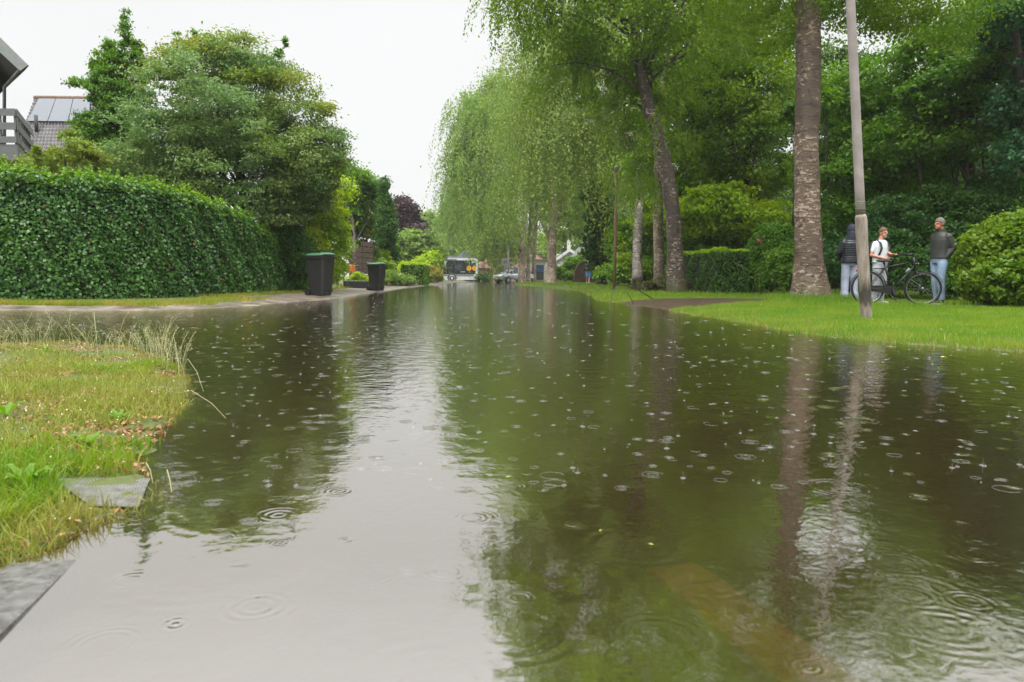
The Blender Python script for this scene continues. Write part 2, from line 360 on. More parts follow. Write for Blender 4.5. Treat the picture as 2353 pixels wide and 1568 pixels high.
def ring(px, py, rad, lam, amp, wid=1.15):
    x, y = G(px, py)
    vd = N(nt, 'ShaderNodeVectorMath', operation='DISTANCE'); L.new(flat.outputs[0], vd.inputs[0]); vd.inputs[1].default_value = (x, y, 0)
    u = MA('ADD', MA('SUBTRACT', vd.outputs['Value'], rad), MA('MULTIPLY', warp.outputs['Fac'], .03))
    env = MA('POWER', 2.718, MA('MULTIPLY', MA('POWER', MA('DIVIDE', MA('ABSOLUTE', u), lam * wid), 2), -1))
    return MA('MULTIPLY', MA('MULTIPLY', env, MA('COSINE', MA('MULTIPLY', u, 2 * PI / lam))), amp * .065)
for a in [(1100, 1083, .055, .022, .0012), (1085, 1112, .06, .022, .0011), (1225, 1125, .09, .026, .0011), (1465, 1255, .10, .04, .0022), (1180, 1450, .10, .035, .0012),
          (2165, 1440, .07, .026, .0024, 2.4), (2110, 1360, .10, .028, .0016), (1620, 1330, .09, .028, .0012), (2240, 1235, .04, .02, .0016, 2.2),
          (640, 1150, .28, .05, .0014), (1000, 1560, .10, .04, .0018), (560, 990, .06, .025, .0016), (2330, 1530, .16, .03, .0016), (1830, 1250, .08, .024, .0010), (480, 1300, .2, .045, .0009)]:
    hts.append(ring(*a))
calm = N(nt, 'ShaderNodeMapRange'); calm.inputs[1].default_value = 1.3; calm.inputs[2].default_value = 5.0; calm.inputs[3].default_value = .10; calm.inputs[4].default_value = 1.0
L.new(sepp.outputs[1], calm.inputs[0])
brk = N(nt, 'ShaderNodeTexNoise', i_Scale=7, i_Detail=3); L.new(flat.outputs[0], brk.inputs['Vector'])
brk_m = N(nt, 'ShaderNodeMapRange'); brk_m.inputs[1].default_value = .42; brk_m.inputs[2].default_value = .62; L.new(brk.outputs['Fac'], brk_m.inputs[0])
far_ = MA('MULTIPLY', MA('ADD', MA('MULTIPLY', calm.outputs[0], 9.0), .9), brk_m.outputs[0])
h = MA('MULTIPLY', MA('ADD', MA('ADD', hts[0], hts[1]), hts[2]), far_)
for k in hts[3:]: h = MA('ADD', h, MA('MULTIPLY', k, MA('ADD', MA('MULTIPLY', brk_m.outputs[0], 1.1), .15)))
rt = MA('DIVIDE', sepp.outputs[0], MA('MAXIMUM', sepp.outputs[1], .1)); rm = N(nt, 'ShaderNodeMapRange'); rm.inputs[1].default_value = .12; rm.inputs[2].default_value = .42; L.new(rt, rm.inputs[0])
rm2 = N(nt, 'ShaderNodeMapRange'); rm2.inputs[1].default_value = 3.2; rm2.inputs[2].default_value = 1.6; L.new(sepp.outputs[1], rm2.inputs[0])
rough_zone = MA('MULTIPLY', rm.outputs[0], rm2.outputs[0])
nw4 = N(nt, 'ShaderNodeTexNoise', i_Scale=24, i_Detail=3, i_Distortion=1.2); L.new(flat.outputs[0], nw4.inputs['Vector'])
h = MA('ADD', h, MA('MULTIPLY', rough_zone, MA('ADD', MA('MULTIPLY', nw4.outputs['Fac'], .0007), ringfield(4.5, .018, .08, .00016, (4, 2, 0)))))
nw = N(nt, 'ShaderNodeTexNoise', i_Scale=9, i_Detail=3, i_Roughness=.55); L.new(flat.outputs[0], nw.inputs['Vector'])
nw2 = N(nt, 'ShaderNodeTexNoise', i_Scale=2.2, i_Detail=2); L.new(flat.outputs[0], nw2.inputs['Vector'])
nw3 = N(nt, 'ShaderNodeTexNoise', i_Scale=38, i_Detail=2); L.new(flat.outputs[0], nw3.inputs['Vector'])
h = MA('ADD', h, MA('MULTIPLY', MA('MULTIPLY', nw.outputs['Fac'], .0060), calm.outputs[0]))
h = MA('ADD', h, MA('MULTIPLY', nw2.outputs['Fac'], .0020))
h = MA('ADD', h, MA('MULTIPLY', MA('MULTIPLY', nw3.outputs['Fac'], .0011), calm.outputs[0]))
bp = N(nt, 'ShaderNodeBump'); bp.inputs['Strength'].default_value = 1; bp.inputs['Distance'].default_value = 1.0; L.new(h, bp.inputs['Height'])
gl = N(nt, 'ShaderNodeBsdfGlossy'); gl.inputs['Roughness'].default_value = .03; gl.inputs['Color'].default_value = (.93, .915, .88, 1); L.new(bp.outputs[0], gl.inputs['Normal'])
df = N(nt, 'ShaderNodeBsdfDiffuse'); df.inputs['Color'].default_value = (.105, .076, .032, 1)
tp = N(nt, 'ShaderNodeBsdfTransparent'); tp.inputs['Color'].default_value = (.72, .52, .26, 1)
m1 = N(nt, 'ShaderNodeMixShader'); m1.inputs[0].default_value = .74; L.new(df.outputs[0], m1.inputs[1]); L.new(tp.outputs[0], m1.inputs[2])
fr = N(nt, 'ShaderNodeFresnel'); fr.inputs['IOR'].default_value = 1.9; L.new(bp.outputs[0], fr.inputs['Normal'])
ff = MA('MULTIPLY_ADD', fr.outputs[0], .58, .41)
m2 = N(nt, 'ShaderNodeMixShader'); L.new(ff, m2.inputs[0]); L.new(m1.outputs[0], m2.inputs[1]); L.new(gl.outputs[0], m2.inputs[2])
mo = N(nt, 'ShaderNodeOutputMaterial'); L.new(m2.outputs[0], mo.inputs[0])
mb = MB(); mb.quad((-400, -60, 0), (400, -60, 0), (400, 600, 0), (-400, 600, 0)); struct(mb.build('water', m_water))
#@@TREES
# ------------------------------------------------------------------ vegetation
def blob(px, py, rx, ry, Y, rd=None):
    c = P(px, py, Y); k = Y / FPX
    return (np.array(c), np.array([rx * k, (rd if rd is not None else rx * k), ry * k]))
def clumps(blobs, n, shell=(.55, 1.0), low=-.75):
    vol = np.array([b[1][0] * b[1][2] for b in blobs]); cnt = np.maximum(9, (n * vol / vol.sum()).astype(int))
    Cn, Nn, I = [], [], []
    for i, ((c, r), k) in enumerate(zip(blobs, cnt)):
        d = unit(rng.normal(size=(k * 3, 3))); d = d[d[:, 2] > low][:k]
        q = d * rng.uniform(shell[0], shell[1], (len(d), 1))
        Cn.append(c + q * r); Nn.append(unit(d / r)); I += [i] * len(d)
    return np.concatenate(Cn), np.concatenate(Nn), np.array(I)
def leaves(name, blobs, nclump, per, rc, size, m, parent, flat=.55, shell=(.5, 1.0), low=-.75, up=.55, down=.5, jit=.5, asp=.6):
    per = int(per * 1.3); c, n, _ = clumps(blobs, int(nclump * 1.15), shell, low)
    k = rng.uniform(.5, 1.4, len(c)); R = np.repeat
    cen = R(c, per, 0) + rng.normal(size=(len(c) * per, 3)) * R(k * rc, per)[:, None] * np.array([1, 1, flat]) * .46
    n = unit(n + .55 * rng.normal(size=n.shape))
    nr = R(n, per, 0) * (1 - up) + np.array([0, 0, up])
    return link(name, leaf_mesh(name, cen, size * 1.6, nr, jit, asp, down), m, parent), c
def weep(name, blobs, nstr, per, length, size, m, parent, spread=.05, low=-.3, shell=(.45, 1.0)):
    """hanging birch twigs: strands of small leaves dropping from the crown's shell"""
    c, n, _ = clumps(blobs, nstr // 6, shell, low); sc_ = length * .085
    c = np.repeat(c, 6, 0) + rng.normal(size=(len(c) * 6, 3)) * [sc_, sc_, sc_ * .8]; n = np.repeat(unit(n + .4 * rng.normal(size=n.shape)), 6, 0)
    Ls = rng.uniform(.35, 1.25, len(c)) * length
    t = np.tile(np.linspace(0, 1, per), len(c)) + rng.uniform(-.4 / per, .4 / per, len(c) * per)
    A = np.repeat(c, per, 0); LL = np.repeat(Ls, per)
    out = np.repeat(n * np.array([1, 1, 0]), per, 0)
    sway = np.repeat(rng.normal(size=(len(c), 3)) * [.12, .12, 0], per, 0)
    cen = A + out * (1 - (1 - t[:, None]) ** 2) * (LL * .28)[:, None] + sway * t[:, None] * LL[:, None]
    cen[:, 2] -= LL * (t ** 1.4)
    cen += rng.normal(size=cen.shape) * spread
    nr = np.repeat(n * [1, 1, .3], per, 0) + [0, 0, .25]
    return link(name, leaf_mesh(name, cen, size * 1.3, nr, .5, .55, 1.8), m, parent), c
def barkfn(amp, seed, flare=0, lob=5):
    def f(i, a, p):
        k = 1 + amp * (math.sin(3 * a + seed + p.z * 1.7) * .5 + math.sin(7 * a + seed * 2 + p.z * 5) * .3 + math.sin(p.z * 9 + seed + 2 * a) * .35)
        if flare: 
            e_ = math.exp(-max(p.z - .05, 0) * 2.6); k += flare * e_ * (.45 + .55 * abs(math.cos(lob * .5 * a + seed)))
        return k
    return f
def curve(a, b, sag=.1, n=5, wob=.06):
    a, b = Vector(a), Vector(b); d = (b - a).length; out = []
    o = Vector(rng.normal(size=3)) * wob * d
    for i in range(n + 1):
        t = i / n; out.append(a.lerp(b, t) + (Vector((0, 0, sag * d)) + o) * math.sin(PI * t))
    return out
def trunk(name, m, parent, pts, rad, clump_c=None, nl=12, start=.4, n=16, fn=None, rl=.32, sub=2, droop=0.12):
    mb = MB(); pts = [Vector(p) for p in pts]
    # densify
    P2, R2 = [], []
    for i in range(len(pts) - 1):
        for t in np.linspace(0, 1, 7)[:-1]:
            P2.append(pts[i].lerp(pts[i + 1], t)); R2.append(rad[i] * (1 - t) + rad[i + 1] * t)
    P2.append(pts[-1]); R2.append(rad[-1])
    mb.tube(P2, R2, n=n, fn=fn)
    if clump_c is not None and len(clump_c):
        idx = rng.choice(len(clump_c), min(nl, len(clump_c)), replace=False)
        for k in idx:
            e_ = Vector(clump_c[k]); i0 = int(start * len(P2))
            cand = [i for i in range(i0, len(P2)) if P2[i].z < e_.z - .15 * (e_ - P2[i]).length] or [i0 + (len(P2) - i0) // 3]
            i = cand[int(rng.integers(max(0, len(cand) // 3), len(cand)))] if len(cand) > 1 else cand[0]
            r0 = R2[i] * rl; cv = curve(P2[i], e_, droop, 6)
            mb.tube(cv, [r0 * (1 - .85 * t) for t in np.linspace(0, 1, 7)], n=6)
            for _ in range(sub):
                j = int(rng.integers(2, 5)); q = clump_c[int(rng.integers(len(clump_c)))]
                dd = np.linalg.norm(clump_c - np.array(cv[j]), axis=1); near = np.argsort(dd)[:12]; q = clump_c[int(rng.choice(near))]
                mb.tube(curve(cv[j], Vector(q), .1, 4), [r0 * .4 * (1 - .8 * t) for t in np.linspace(0, 1, 5)], n=5)
    return mb.build(name, m, parent, True)
def at(px, Y): 
    x = P(px, 650, Y).x; return Vector((x, Y, gz(x, Y)))
# leaf materials (real leaf colours)
lm_birch = leafmat('birch_leaves', (.070, .145, .010), (.14, .235, .018), (.20, .28, .02), patch=.6)
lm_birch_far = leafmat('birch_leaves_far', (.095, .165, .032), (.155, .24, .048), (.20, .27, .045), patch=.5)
lm_weep = leafmat('weeping_leaves', (.10, .16, .03), (.165, .23, .045), (.20, .25, .05), patch=.6)
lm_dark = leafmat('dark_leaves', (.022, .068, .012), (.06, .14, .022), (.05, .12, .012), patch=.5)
lm_mid = leafmat('mid_green_leaves', (.045, .115, .010), (.10, .20, .02), (.13, .23, .02), patch=.6)
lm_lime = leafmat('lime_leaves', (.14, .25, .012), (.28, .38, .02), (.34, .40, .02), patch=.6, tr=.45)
lm_grey = leafmat('grey_green_leaves', (.080, .150, .045), (.145, .225, .075), (.14, .18, .03), patch=.6, rough=.33)
lm_olive = leafmat('yellow_tipped_leaves', (.10, .16, .02), (.17, .22, .03), (.18, .16, .03), patch=.4)
lm_ivy = leafmat('ivy_leaves', (.020, .072, .012), (.058, .145, .022), (.065, .16, .018), rough=.34, tr=.15, patch=.5, spec=.42)
lm_ivytop = leafmat('young_toplit_ivy_leaves', (.07, .16, .012), (.15, .26, .02), (.18, .28, .02), rough=.35, tr=.35)  # young leaves, with the sky light on the hedge top put into the colour
lm_purple = leafmat('purple_leaves', (.035, .018, .025), (.075, .04, .05), tr=.2)
lm_hedgey = leafmat('golden_hedge_leaves', (.15, .15, .02), (.26, .22, .03), (.10, .14, .02), patch=.7)
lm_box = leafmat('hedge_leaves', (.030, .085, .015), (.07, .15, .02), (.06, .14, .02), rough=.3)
lm_round = leafmat('laurel_leaves', (.055, .12, .008), (.13, .21, .012), (.17, .24, .015), rough=.3, patch=.6)
lm_conifer = leafmat('bright_conifer_sprays', (.16, .27, .02), (.26, .37, .03), tr=.3)
bk_big = birchbark('old_birch_bark', (.44, .35, .27), (.15, .10, .065), (.030, .022, .015), .52, .5)
bk_lean = birchbark('dark_birch_bark', (.42, .35, .28), (.085, .06, .042), (.020, .015, .011), .62, .8)
bk_far = birchbark('pale_birch_bark', (.62, .50, .40), (.36, .26, .19), (.07, .05, .035), .2)
bk_brown = birchbark('brown_bark', (.07, .05, .035), (.05, .035, .022), (.02, .015, .01), .8)
bk_white = birchbark('black_and_white_birch_bark', (.60, .54, .46), (.25, .21, .17), (.02, .018, .015), .6)

def pxpath(lst, Y, dy=0):   # [(px,py,width_px)] -> points, radii
    pts, rad = [], []
    for i, (px, py, w) in enumerate(lst):
        y = Y + dy * i / max(1, len(lst) - 1); pts.append(P(px, py, y)); rad.append(w * .5 * y / FPX)
    return pts, rad
# --- big birch by the pole
t = thing('birch_tree', 'thick upright birch with cracked flaring base beside the leaning grey pole', 'tree', group='birches along the right bank')
pts, rad = pxpath([(1860, 705, 80), (1860, 660, 72), (1858, 600, 62), (1856, 520, 56), (1855, 420, 55), (1852, 330, 52), (1856, 230, 54), (1858, 130, 52), (1858, 20, 54), (1856, -150, 46), (1850, -400, 34), (1850, -700, 14)], 17.0)
b = [blob(2120, -10, 210, 80, 17.5, 1.6), blob(2180, 60, 110, 60, 18, 1.2), blob(2000, -30, 160, 90, 18, 1.6), blob(1780, -80, 260, 170, 17, 2.2), blob(1700, -300, 330, 230, 18, 3), blob(2030, -160, 300, 180, 17, 2.5), blob(2230, -60, 160, 120, 18, 2), blob(1900, -560, 330, 260, 18, 3), blob(1960, 20, 150, 70, 18.6, 1.5), blob(1720, 60, 110, 90, 19, 1.2)]
cr_, cc = leaves('crown', b, 620, 85, .52, .056, lm_birch, t, up=.35, down=1.2, low=-1)
trunk('trunk', bk_big, t, pts, rad, cc, nl=14, start=.8, n=44, fn=barkfn(.06, 1.3, .5, 5), sub=2)
# --- leaning birch
t = thing('birch_tree', 'leaning dark-barked birch curving left with moss at its foot', 'tree', group='birches along the right bank')
pts, rad = pxpath([(1556, 672, 44), (1554, 640, 40), (1550, 560, 34), (1546, 490, 33), (1533, 400, 33), (1515, 320, 31), (1492, 255, 28), (1478, 190, 24), (1466, 120, 22), (1452, 20, 20), (1440, -120, 16), (1430, -330, 10)], 25.0)
b = [blob(1440, 60, 210, 130, 25, 3), blob(1330, 10, 190, 110, 25, 3), blob(1580, 130, 170, 130, 26, 3), blob(1400, -140, 260, 150, 25, 3.5), blob(1560, -250, 330, 220, 26, 4), blob(1190, -60, 120, 60, 24, 1.5), blob(1650, 0, 170, 120, 27, 3), blob(1500, 300, 90, 80, 27, 1.5), blob(1380, 190, 110, 100, 27, 2), blob(1280, 90, 90, 80, 26, 1.5), blob(1310, -130, 120, 110, 25, 2.5), blob(1270, -290, 110, 110, 25, 2.5), blob(1430, -330, 150, 120, 26, 3), blob(1640, -380, 160, 130, 27, 3)]
cr_, cc = leaves('crown', b, 860, 85, .62, .070, lm_birch, t, up=.3, down=1.2, low=-1)
trunk('trunk', bk_lean, t, pts, rad, cc, nl=30, start=.45, n=30, fn=barkfn(.05, 4.0, .3, 4), sub=2)
hang = thing('birch_branch_tip', 'hanging leafy birch branch tip against the white sky at top centre', 'branch')
C.objects.unlink(hang); bpy.data.objects.remove(hang)
weep('hanging_twigs', [blob(1165, -10, 55, 35, 24, .8), blob(1260, 30, 70, 50, 25, 1), blob(1330, 200, 120, 130, 27, 2), blob(1480, 260, 120, 120, 26, 2), blob(1440, 420, 90, 60, 28, 1.5)], 330, 34, 1.5, .075, lm_birch, t)
# --- nearer weeping birch, yellow-green curtain
t = thing('birch_tree', 'weeping birch hanging a yellow-green leaf curtain left of the leaning trunk', 'tree', group='birches along the right bank')
b = [blob(1340, 190, 160, 130, 42, 4), blob(1290, 300, 90, 90, 41, 3), blob(1410, 300, 110, 120, 43, 3), blob(1250, 120, 80, 70, 42, 2.5), blob(1400, 60, 160, 110, 44, 4)]
cr_, cc = weep('crown', b, 1900, 44, 5.2, .115, lm_weep, t, spread=.10)
pts, rad = pxpath([(1465, 648, 26), (1464, 600, 22), (1466, 520, 21), (1468, 470, 19), (1462, 380, 18), (1440, 280, 16), (1410, 180, 12), (1400, 60, 7)], 34, 6)
trunk('trunk', bk_white, t, pts, rad, cc, nl=16, start=.55, n=14, fn=barkfn(.05, 2, .2))
t = thing('birch_tree', 'straight pale birch trunk directly behind the leaning birch', 'tree', group='birches along the right bank')
b = [blob(1560, 240, 120, 150, 33, 2.5), blob(1600, 100, 150, 120, 34, 3), blob(1480, 400, 60, 60, 33, 1.5), blob(1620, 380, 80, 90, 34, 2)]
cr_, cc = leaves('crown', b, 260, 75, .8, .10, lm_birch, t, up=.3, down=1.3, low=-1)
pts, rad = pxpath([(1515, 655, 27), (1515, 600, 24), (1512, 500, 24), (1511, 440, 22), (1515, 300, 19), (1530, 150, 14), (1540, 0, 8)], 32)
trunk('trunk', bk_far, t, pts, rad, cc, nl=14, start=.5, n=16, fn=barkfn(.04, 3, .2))
# --- far birches
def far_birch(label, px, Y, by, blobs, w, nstr, m, bark, ln=4.5, seed=1, wh=330):
    t = thing('birch_tree', label, 'tree', group='birches along the right bank')
    b = [blob(*q) for q in blobs]
    cr_, cc = weep('crown', b, nstr, 36, ln, .15 * Y / 65, m, t, spread=.09)
    leaves('leaf_tufts', b, 90, 42, 1.0 * Y / 65, .13 * Y / 65, m, t, up=.4, down=1.2, low=-.5, flat=.9)
    pts, rad = pxpath([(px, by + 4, w * 1.25), (px + 1, by - 30, w), (px + 2, by - 80, w * .9), (px + 8, by - 180, w * .75), (px, by - wh, w * .4)], Y)
    trunk('trunk', bark, t, pts, rad, cc, nl=18, start=.35, n=12, fn=barkfn(.05, seed, .3), sub=2)
far_birch('thick double-stemmed pale birch standing left of the ivy trunk', 1266, 56, 650, [(1290, 330, 110, 120, 57, 4.5), (1230, 280, 90, 100, 57, 4), (1330, 420, 80, 80, 57, 3), (1210, 420, 80, 80, 57, 3)], 22, 1300, lm_birch_far, bk_far, 3.6, 5)
far_birch('slim pale birch right beside the silver car', 1199, 66, 651, [(1150, 330, 110, 120, 68, 5), (1090, 400, 75, 120, 68, 4), (1200, 260, 80, 80, 68, 4), (1080, 280, 50, 70, 69, 3), (1140, 480, 90, 60, 67, 4)], 14, 1700, lm_birch_far, bk_far, 4.2, 6)
far_birch('thin twin birch stem between the silver car and the blue door', 1213, 69, 650, [(1180, 270, 60, 60, 72, 3), (1230, 420, 60, 70, 70, 3)], 9, 300, lm_birch_far, bk_far, 3, 7)
far_birch('short pale birch trunk just left of the blue and grey doorway', 1226, 72, 651, [(1110, 250, 50, 50, 74, 3), (1150, 210, 40, 40, 74, 3)], 10, 300, lm_birch_far, bk_far, 3, 8)
far_birch('bare pale trunk between the bus and the silver car', 1137, 92, 650, [(1110, 470, 60, 60, 96, 5), (1060, 500, 45, 70, 97, 4), (1060, 440, 40, 50, 97, 4)], 8, 800, lm_birch_far, bk_far, 5, 9, 130)
far_birch('slender birch with lime curtain twigs above the small square sign', 1222, 84, 650, [(1150, 530, 34, 30, 84, 2), (1130, 560, 20, 30, 84, 2), (1170, 560, 30, 30, 83, 2)], 5, 260, lm_weep, bk_far, 4, 10, 120)
# --- hazy far trees at street end
def bush(name, label, cat, blobs, nclump, per, rc, size, m, base=None, tr_r=.08, bark=None, group=None, up=.5, low=-.6, shell=(.5, 1), stems=1, flat=.6, down=.5, nl=8, jit=.5):
    t = thing(name, label, cat, group=group)
    b = [blob(*q) for q in blobs]
    cr_, cc = leaves('crown', b, nclump, per, rc, size, m, t, flat=flat, up=up, low=low, shell=shell, down=down, jit=jit)
    if base is not None:
        B = at(base[0], base[1]); top = Vector(b[0][0])
        B.z -= .05
        trunk('trunk', bark or bk_brown, t, [B, B.lerp(top, .45) + Vector((.05, 0, 0)), top], [tr_r * 1.3, tr_r, tr_r * .5], cc, nl=nl, start=.35, n=9, fn=barkfn(.05, 2), sub=2)
    return t
bush('tree', 'hazy round tree at the very end of the street above the bus', 'tree', [(990, 530, 40, 45, 150, 9), (960, 570, 50, 50, 150, 9), (1035, 540, 40, 50, 155, 9), (1010, 590, 60, 40, 150, 8)], 260, 60, 1.7, .42, lm_birch_far, (985, 150), .3)
bush('tree', 'broad far tree filling the gap behind the bus and birches', 'tree', [(1110, 540, 90, 70, 125, 8), (1180, 580, 90, 60, 125, 8), (1060, 570, 60, 60, 122, 8)], 280, 60, 1.6, .36, lm_birch_far, (1130, 125), .3)
bush('tree', 'purple-leaved tree showing its dark top on the left side of the street', 'tree', [(932, 500, 27, 38, 78, 2), (925, 470, 16, 14, 78, 1), (945, 530, 24, 20, 78, 2)], 90, 55, .8, .26, lm_purple, (930, 78), .16)
bush('tree', 'layered yellow-green tree between the purple tree and the bus', 'tree', [(955, 560, 45, 32, 70, 3), (990, 590, 36, 24, 70, 3), (930, 590, 40, 30, 70, 3), (965, 610, 50, 24, 69, 3)], 190, 60, .7, .22, lm_birch_far, (960, 70), .14, flat=.35)
bush('shrub', 'light green shrub hiding the front half of the bus', 'shrub', [(983, 606, 22, 18, 64, 2), (955, 620, 36, 18, 64, 2), (994, 592, 12, 10, 64, 1.2)], 110, 60, .5, .17, lm_lime, (990, 64), .08)
bush('conifer', 'tall dark columnar conifer on the left side of the street', 'tree', [(888, 530, 20, 60, 40, .6), (885, 480, 14, 40, 40, .45), (883, 435, 6, 30, 40, .2), (892, 585, 22, 34, 41, .7)], 260, 60, .28, .075, lm_dark, (886, 52), .15, up=.2)
# --- left side trees
t = bush('tree', 'big rounded grey-green tree overhanging the end of the ivy hedge', 'tree',
     [(520, 250, 190, 125, 22, 3.0), (420, 330, 150, 110, 21.5, 2.4), (640, 320, 130, 90, 22, 2.6), (560, 400, 210, 90, 21.5, 2.6), (690, 390, 90, 60, 22, 1.8), (350, 420, 100, 90, 21, 2), (560, 160, 110, 50, 22.5, 1.8), (640, 470, 80, 70, 21.5, 1.6), (740, 330, 55, 40, 22, 1.2), (720, 430, 60, 60, 22.4, 1.2), (770, 370, 30, 30, 22, .8), (250, 400, 60, 60, 21, 1.4)],
     900, 95, .40, .056, lm_grey, (600, 22.5), .16, flat=.42, up=.6, down=.5, nl=26, shell=(.35, 1.04), low=-.9, jit=.5)
tt = leaves('young_growth', [blob(480, 140, 150, 40, 22, 1.6), blob(620, 200, 120, 40, 22, 1.4), blob(400, 190, 90, 40, 22, 1.4), blob(720, 260, 60, 30, 22, 1), blob(540, 110, 70, 22, 22, 1)], 90, 90, .4, .058, lm_olive, t, flat=.5, up=.6, low=-.1)
bush('sapling', 'slender upright shoots sticking out of the big tree top', 'tree', [(450, 82, 5, 16, 22.5, .2), (478, 88, 6, 14, 22.5, .2), (408, 92, 4, 24, 22.5, .2), (500, 108, 24, 6, 22.5, .3), (640, 125, 10, 20, 22.3, .2), (656, 98, 3, 12, 22.3, .1), (600, 140, 30, 8, 22.3, .4)], 60, 22, .08, .046, lm_mid, (560, 22.5), .05, nl=16)
bush('tree', 'spiky upright dark green tree left of the big rounded tree', 'tree',
     [(275, 260, 52, 100, 24, 1.2), (250, 215, 36, 60, 24, .8), (290, 110, 7, 88, 24, .2), (251, 130, 8, 58, 24, .2), (222, 170, 14, 48, 24, .3), (190, 192, 34, 12, 24, .5), (265, 350, 70, 80, 24, 1.6), (238, 195, 22, 50, 24, .5), (318, 150, 14, 70, 24, .3), (225, 310, 46, 60, 24, 1.2), (270, 180, 30, 60, 24, .6)],
     700, 60, .18, .056, lm_mid, (270, 24), .12, up=.35, nl=20)
bush('shrub', 'airy olive-green bush in front of the tiled roof behind the hedge', 'shrub', [(150, 365, 50, 26, 18.5, 1), (70, 378, 55, 14, 18.2, 1), (195, 360, 30, 40, 18.5, .8), (165, 318, 16, 22, 18.5, .4)], 90, 40, .17, .055, lm_olive, (140, 18.5), .05, up=.4)
bush('shrub', 'drooping dark climber spilling over the corner behind the first bin', 'shrub', [(672, 470, 48, 80, 22.5, .8), (672, 590, 50, 80, 22.3, .8), (640, 540, 40, 60, 22, .8), (655, 660, 50, 25, 22.2, .6), (700, 640, 34, 40, 22.8, .6)], 260, 75, .30, .06, lm_dark, (672, 23), .06, up=.15, down=1.5)
bush('shrub', 'bright yellow-green shrub hanging over the first bin', 'shrub', [(740, 480, 45, 60, 25, 1), (762, 540, 34, 60, 26, 1), (720, 560, 40, 70, 25, .9), (775, 600, 14, 44, 26.5, .6), (745, 625, 45, 40, 25.5, .8), (770, 440, 40, 30, 26, .9)], 260, 70, .32, .075, lm_lime, (745, 26), .08, up=.25, down=1.2)
bush('tree', 'mid green rounded tree between the big tree and the dark conifer', 'tree', [(800, 425, 66, 46, 42, 2), (828, 455, 50, 46, 43, 2), (785, 480, 56, 40, 42, 2), (826, 510, 40, 26, 43, 1.8), (760, 400, 40, 30, 35, 1.4)], 300, 75, .5, .105, lm_mid, (820, 37), .14)
bush('shrub', 'olive shrub behind the brown slatted fence', 'shrub', [(840, 536, 36, 18, 43, 1), (880, 580, 14, 40, 43, 1), (820, 530, 30, 16, 43, 1)], 120, 60, .35, .10, lm_olive, (850, 42), .08)
bush('shrub', 'small light green plant at the foot of the brown fence', 'shrub', [(826, 642, 16, 16, 31, .4), (816, 655, 14, 9, 30.5, .3), (838, 652, 12, 10, 31, .3)], 36, 50, .13, .06, lm_lime, (826, 31), .02)
bush('conifer', 'bright lime cone-shaped conifer behind the second bin', 'tree', [(886, 585, 9, 14, 40, .25), (886, 605, 17, 18, 40, .45), (890, 628, 25, 22, 40, .6)], 110, 60, .16, .055, lm_conifer, (887, 40), .05, up=.3)
bush('ground_cover', 'low light green mound spreading beside the second bin', 'shrub', [(925, 645, 32, 12, 40, 1), (900, 640, 14, 12, 38, .5)], 60, 60, .22, .07, lm_birch_far, None)
# --- hedges
def hedge_leaves(name, faces, density, size, m, parent, thick=.09, down=1.0, out=.75, jit=.45, asp=.85):
    """faces: (origin, u, v, normal); sheets of overlapping leaves covering a clipped hedge"""
    cs, ns = [], []
    for o, u, v, n in faces:
        o, u, v, n = map(np.array, (o, u, v, n)); A = np.linalg.norm(np.cross(u, v)); k = max(1, int(A * density))
        a, b_ = rng.random((k, 1)), rng.random((k, 1)); p = o + u * a + v * b_
        bump = .055 * np.sin(p[:, :1] * 5.1 + p[:, 1:2] * 3.7) * np.sin(p[:, 2:] * 4.3 + p[:, :1] * 2.1) + .02 * np.sin(p[:, :1] * 13 + p[:, 2:] * 11 + p[:, 1:2] * 9)
        p = p + n * (bump - np.abs(rng.normal(size=(k, 1))) * thick * .6 + rng.normal(size=(k, 1)) * .012)
        cs.append(p); ns.append(np.repeat([n], k, 0) * out + np.array([0, 0, 1 - out + .15]))
    return link(name, leaf_mesh(name, np.concatenate(cs), size, np.concatenate(ns), jit, asp, down), m, parent)
m_core = simple('dark_fill', (.012, .016, .008), .9)  # near-black filling of the hedge cores, also the planter soil
